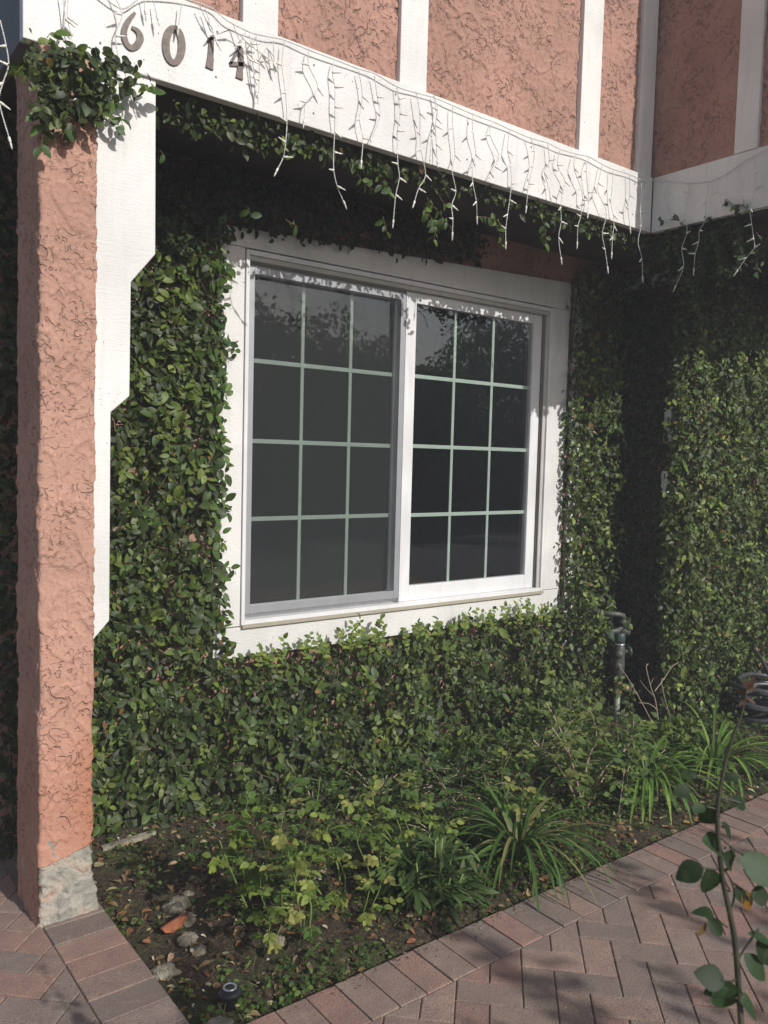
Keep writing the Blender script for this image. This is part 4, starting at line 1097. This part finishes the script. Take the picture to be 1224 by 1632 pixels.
def gc_bias(x, y): return (.05 if x < 1.5 and y > 2.1 else .18)+(.45 if x < 1.6 else 1)*max(0, noise.noise(Vector((x*3.2, y*3.2, 8)))*2.2+.15)
for p in scatter(2600, bias=gc_bias):
    for k in range(random.randint(3, 7)):
        a = random.uniform(0, 6.28); L = random.uniform(.010, .024); h = random.uniform(.004, .035)
        LV.append((p+np.array([random.uniform(-.012, .012), random.uniform(-.012, .012), h]), np.array([math.cos(a), math.sin(a), random.uniform(-.2, .4)]), np.array([0, -.2, 1.0])+rng.normal(0, .3, 3), L, L*.7, random.choice([(.07, .13, .03), (.10, .18, .04), (.05, .09, .02), (.14, .2, .05)])))
o = flush(LV, 'ground_cover', M_LEAF2, None); tag(o, 'low green weeds and creeping clover over the soil', 'weeds', kind='stuff')
LV = []
for p in scatter(5200, bias=lambda x, y: .2+max(0, noise.noise(Vector((x*4, y*4, 2)))*2)):
    a = random.uniform(0, 6.28); L = random.uniform(.02, .06)
    LV.append((p, np.array([math.cos(a)*.6, math.sin(a)*.6, random.uniform(.4, 1.2)]), rng.normal(0, 1, 3), L, .0022, random.choice([(.08, .12, .03), (.12, .14, .05), (.2, .16, .08), (.05, .09, .02)])))
o = flush(LV, 'grass_blades', M_LEAF2, None); tag(o, 'thin grass blades and moss tufts in the bed', 'grass', kind='stuff')
# tiny debris on the paving
n = 90; P = np.stack([rng.uniform(.4, 5, n), rng.uniform(.9, 1.97, n), np.full(n, .004)], 1)
o = leaves('paving_debris', P, np.stack([rng.normal(0, 1, n), rng.normal(0, 1, n), np.zeros(n)], 1), np.stack([rng.normal(0, .3, n), rng.normal(0, .3, n), np.ones(n)], 1), rng.uniform(.006, .016, n), rng.uniform(.003, .007, n), palette(n, [(.6, .55, .42), (.3, .2, .1), (.5, .42, .25)], [1, 1, 1]), M_DRY)
tag(o, 'little dry petals and leaf bits on the brick paving', 'debris', kind='stuff')

n = 700; yy = 1.985-np.abs(rng.normal(0, .035, n)); P = np.stack([rng.uniform(1.0, 5, n), yy, np.full(n, .003)], 1)
o = leaves('soil_crumbs', P, np.stack([rng.normal(0, 1, n), rng.normal(0, 1, n), np.zeros(n)], 1), np.stack([rng.normal(0, .5, n), rng.normal(0, .5, n), np.ones(n)], 1), rng.uniform(.002, .008, n), rng.uniform(.002, .006, n), palette(n, [(.05, .035, .02), (.08, .055, .03), (.2, .14, .08)], [2, 1, 1]), M_DRY, None, fold=1.0)
tag(o, 'crumbs of soil spilling over the brick edge', 'soil crumbs', kind='stuff')
# ------------------------------------------------------------------ foreground rose
FD = 1.08
def A(px, py, d=FD): return np.array(at(px, py, depth=d))
rb = at(1195, 1632, depth=1.02); root = empty('foreground_rose', (rb[0]+.02, rb[1]-.03, 0), 'tall dark rose stem in the near right foreground, red new leaves at its tip', 'rose bush')
mb = MB()
stem = [(rb[0]+.02, rb[1]-.03, -.01), tuple(A(1190, 1900, 1.04)), tuple(A(1185, 1700, 1.06)), tuple(A(1179, 1600)), tuple(A(1172, 1507)), tuple(A(1163, 1455)), tuple(A(1150, 1390)), tuple(A(1143, 1300)), tuple(A(1152, 1235)), tuple(A(1166, 1180)), tuple(A(1181, 1140)), tuple(A(1190, 1100))]
P = smooth_path(stem, 6); mb.tube([tuple(p) for p in P], [.0040-.0025*max(0, i/len(P)-.35)/.65 for i in range(len(P))], 8)
for pts in ([(1163, 1455), (1170, 1430), (1166, 1405), (1150, 1380)], [(1165, 1405), (1185, 1420), (1195, 1435)], [(1148, 1385), (1135, 1385), (1115, 1382)], [(1144, 1330), (1160, 1345), (1185, 1362)], [(1160, 1478), (1140, 1465), (1125, 1462)], [(1143, 1290), (1125, 1285)], [(1145, 1270), (1165, 1275), (1180, 1280)], [(1176, 1560), (1160, 1565), (1150, 1560)], [(1175, 1530), (1195, 1500), (1210, 1480)], [(1150, 1240), (1110, 1240)]):
    P = smooth_path([tuple(A(*q)) for q in pts], 5); mb.tube([tuple(p) for p in P], .0014, 6)
for k in range(9):   # thorns
    q = A(1176-k*3, 1590-k*34); mb.lathe([(.002, 0), (.0002, .007)], q, (random.choice((-1, 1)), .2, .2), 6)
mb.build('stem', M_RSTEM, root, smooth=True)
DKG = (.020, .040, .018); MGN = (.035, .075, .030); PLG = (.065, .11, .055); OR = (.30, .14, .03); RD = (.085, .032, .022)
lf = [((1120, 1380), (1075, 1398), DKG, .8), ((1128, 1382), (1132, 1432), DKG, .85), ((1118, 1340), (1165, 1362), MGN, .9), ((1150, 1362), (1185, 1388), DKG, .8), ((1178, 1365), (1245, 1405), PLG, .7), ((1150, 1310), (1178, 1340), DKG, .5),
      ((1142, 1285), (1118, 1318), DKG, .9), ((1122, 1283), (1100, 1290), PLG, .8), ((1100, 1258), (1070, 1262), DKG, .8), ((1165, 1275), (1200, 1290), DKG, .7), ((1138, 1462), (1108, 1452), MGN, .8), ((1128, 1462), (1150, 1490), DKG, .7), ((1125, 1470), (1110, 1492), (.20, .12, .05), .4),
      ((1185, 1418), (1197, 1455), OR, .6), ((1172, 1412), (1185, 1440), DKG, .7), ((1196, 1425), (1236, 1435), DKG, .8), ((1192, 1488), (1240, 1500), MGN, .5), ((1155, 1565), (1105, 1545), DKG, .8), ((1150, 1560), (1165, 1620), MGN, .9), ((1175, 1590), (1225, 1625), MGN, .7), ((1160, 1575), (1120, 1580), MGN, .6), ((1205, 1500), (1235, 1545), DKG, .6), ((1150, 1240), (1180, 1232), DKG, .5), ((1112, 1240), (1085, 1225), DKG, .5), ((1185, 1520), (1225, 1560), MGN, .6)]
tips = [((1190, 1105), (1172, 1097), RD, .4), ((1190, 1102), (1185, 1078), RD, .5), ((1190, 1100), (1205, 1076), RD, .5), ((1190, 1104), (1214, 1092), RD, .45), ((1188, 1112), (1205, 1120), RD, .45), ((1186, 1118), (1172, 1122), RD, .4)]
def rl(name, items, w_=.62, mat=M_LEAF2):
    P = []
    for a, b, c, wr in items:
        p, q = A(*a), A(*b); q = q+FW*random.uniform(-.012, .012); L = np.linalg.norm(q-p)
        nn = -FW*.8+np.array([0, 0, .8])+rng.normal(0, .32, 3)
        P.append((p, q-p, nn, L*.95, L*wr*.9, c))
    a = [np.array([l[i] for l in P]) for i in range(6)]
    leaves(name, *a, mat, root, curl=.22, fold=.32, st=((.06, .38), (.12, .55), (.15, .6), (.25, .86), (.28, .86), (.4, 1.02), (.43, 1.0), (.55, 1.0), (.58, .93), (.7, .8), (.73, .76), (.84, .5), (.87, .46), (.95, .2)))
rl('foliage', lf); rl('new_leaves', [(a_, b_, c_, w_*.8) for a_, b_, c_, w_ in tips])

# ------------------------------------------------------------------ things behind the camera: they shade the paving and show in the glass
def tree(loc, h, r, n, label, trunk_h=None, size=.16, cols=None, grp='trees across the street'):
    root = empty('tree', (*loc, -.12), label, 'tree', grp); x, y = loc; th = trunk_h or h*.45
    mb = MB(); mb.tube([(x, y, -.12), (x+.03*h*.2, y, th*.6), (x, y+.02, th), (x+.05, y, h*.8)], [h*.022, h*.017, h*.013, h*.004], 10)
    for k in range(7):
        a = k*.9; z0 = th*(.75+.05*k); mb.tube([(x, y, z0), (x+math.cos(a)*r*.45, y+math.sin(a)*r*.45, z0+r*.35), (x+math.cos(a)*r*.85, y+math.sin(a)*r*.85, z0+r*.55)], [h*.009, h*.006, h*.002], 6)
    mb.build('trunk', M_TRUNK, root, smooth=True)
    q = rng.normal(0, 1, (n, 3)); q /= np.linalg.norm(q, axis=1, keepdims=True); q *= rng.uniform(.15, 1, (n, 1))**.45
    nz = np.array([noise.noise(Vector(v*2.1)+Vector((x, y, 0))) for v in q]); q *= (1+.7*nz)[:, None]
    P = np.array([x, y, th+(h-th)*.5])+q*[r, r, (h-th)*.55]
    leaves('crown', P, rng.normal(0, 1, (n, 3)), rng.normal(0, 1, (n, 3)), rng.uniform(size*.6, size*1.3, n), rng.uniform(size*.35, size*.7, n), palette(n, cols or [(.03, .06, .02), (.05, .09, .03)], [1]*len(cols or [1, 1])), M_LEAF, root)
for i, (x, y, h, r) in enumerate([(8.5, -15.5, 6.0, 2.4), (12.6, -15, 5.9, 2.2), (15.9, -15.6, 5.4, 2.0), (19.0, -15, 4.5, 1.8), (22.4, -15.5, 6.9, 2.5), (27.5, -16, 7.0, 3.2), (3, -16, 6.0, 2.5)]):
    tree((x, y), h, r, 11000, ['round street tree reflected at the left edge of the glass', 'tall street tree reflected in the screened window', 'round street tree reflected beside the meeting rail', 'low street tree reflected in the clear sash', 'tall street tree reflected at the right of the clear sash', 'broad street tree at the far end of the row', 'small street tree behind the camera'][i], trunk_h=1.6, size=.18)
hd = empty('hedge', (14, -17.5, -.12), 'clipped dark hedge across the street reflected in the glass', 'hedge')
n = 16000; P = np.stack([rng.uniform(-6, 34, n), rng.uniform(-18.2, -16.8, n), rng.uniform(-.1, 3.0, n)**1.0], 1)
leaves('foliage', P, rng.normal(0, 1, (n, 3)), rng.normal(0, 1, (n, 3)), rng.uniform(.15, .35, n), rng.uniform(.1, .22, n), palette(n, [(.03, .055, .02), (.045, .08, .03)], [1, 1]), M_LEAF, hd)
MB().box(-6, 34, -18, -17, -.1, 2.7).build('twig_mass', M_TRUNK, hd)
# loose shrub tree just behind the photographer: dapples the paving
sh = empty('garden_tree', (2.6, -2.4, -.1), 'loose small garden tree behind the photographer that dapples the paving', 'tree')
mb = MB(); LV = []
for k in range(23):
    a = random.uniform(-.4, 3.6); bx, by = random.uniform(-.2, 5.2), -2.3+random.uniform(-.35, .35); z0 = random.uniform(1.55, 1.95)+(.35 if .6 < bx < 2.4 else 0)
    pts = [(bx, by, z0-.3), (bx+random.uniform(-.3, .3), by+random.uniform(-.15, .15), z0+.35), (bx+random.uniform(-.5, .5), by, z0+random.uniform(.75, 1.05))]
    sprig(mb, LV, pts, r=.006, size=.07, gap=.05, cols=DK, both=True)
for k in range(5): mb.tube([(k*1.15, -2.4, -.1), (k*1.15+.1, -2.35, .9), (k*1.15+random.uniform(-.2, .2), -2.3, 1.9)], [.03, .022, .010], 7)
mb.tube([(-.3, -2.3, 1.45), (1.5, -2.3, 1.55), (3.4, -2.28, 1.5), (5.3, -2.3, 1.6)], .015, 6)
mb.build('branches', M_TRUNK, sh, smooth=True); flush(LV, 'foliage', M_LEAF, sh)

# thin glare veil added to lift the blacks, standing in for lens glare
g = bpy.data.materials.new('glare veil'); g.use_nodes = True; t_ = g.node_tree
t_.nodes.remove(t_.nodes['Principled BSDF'])
pv_ = t_.nodes.new('ShaderNodeVolumePrincipled'); pv_.inputs['Color'].default_value = (.93, .95, 1, 1); pv_.inputs['Density'].default_value = .0088
t_.links.new(pv_.outputs[0], t_.nodes['Material Output'].inputs['Volume'])
hz = MB().box(-61, 61, -61, 61, -1.12, 8.5).build('glare_veil', g); tag(hz, kind='stuff')
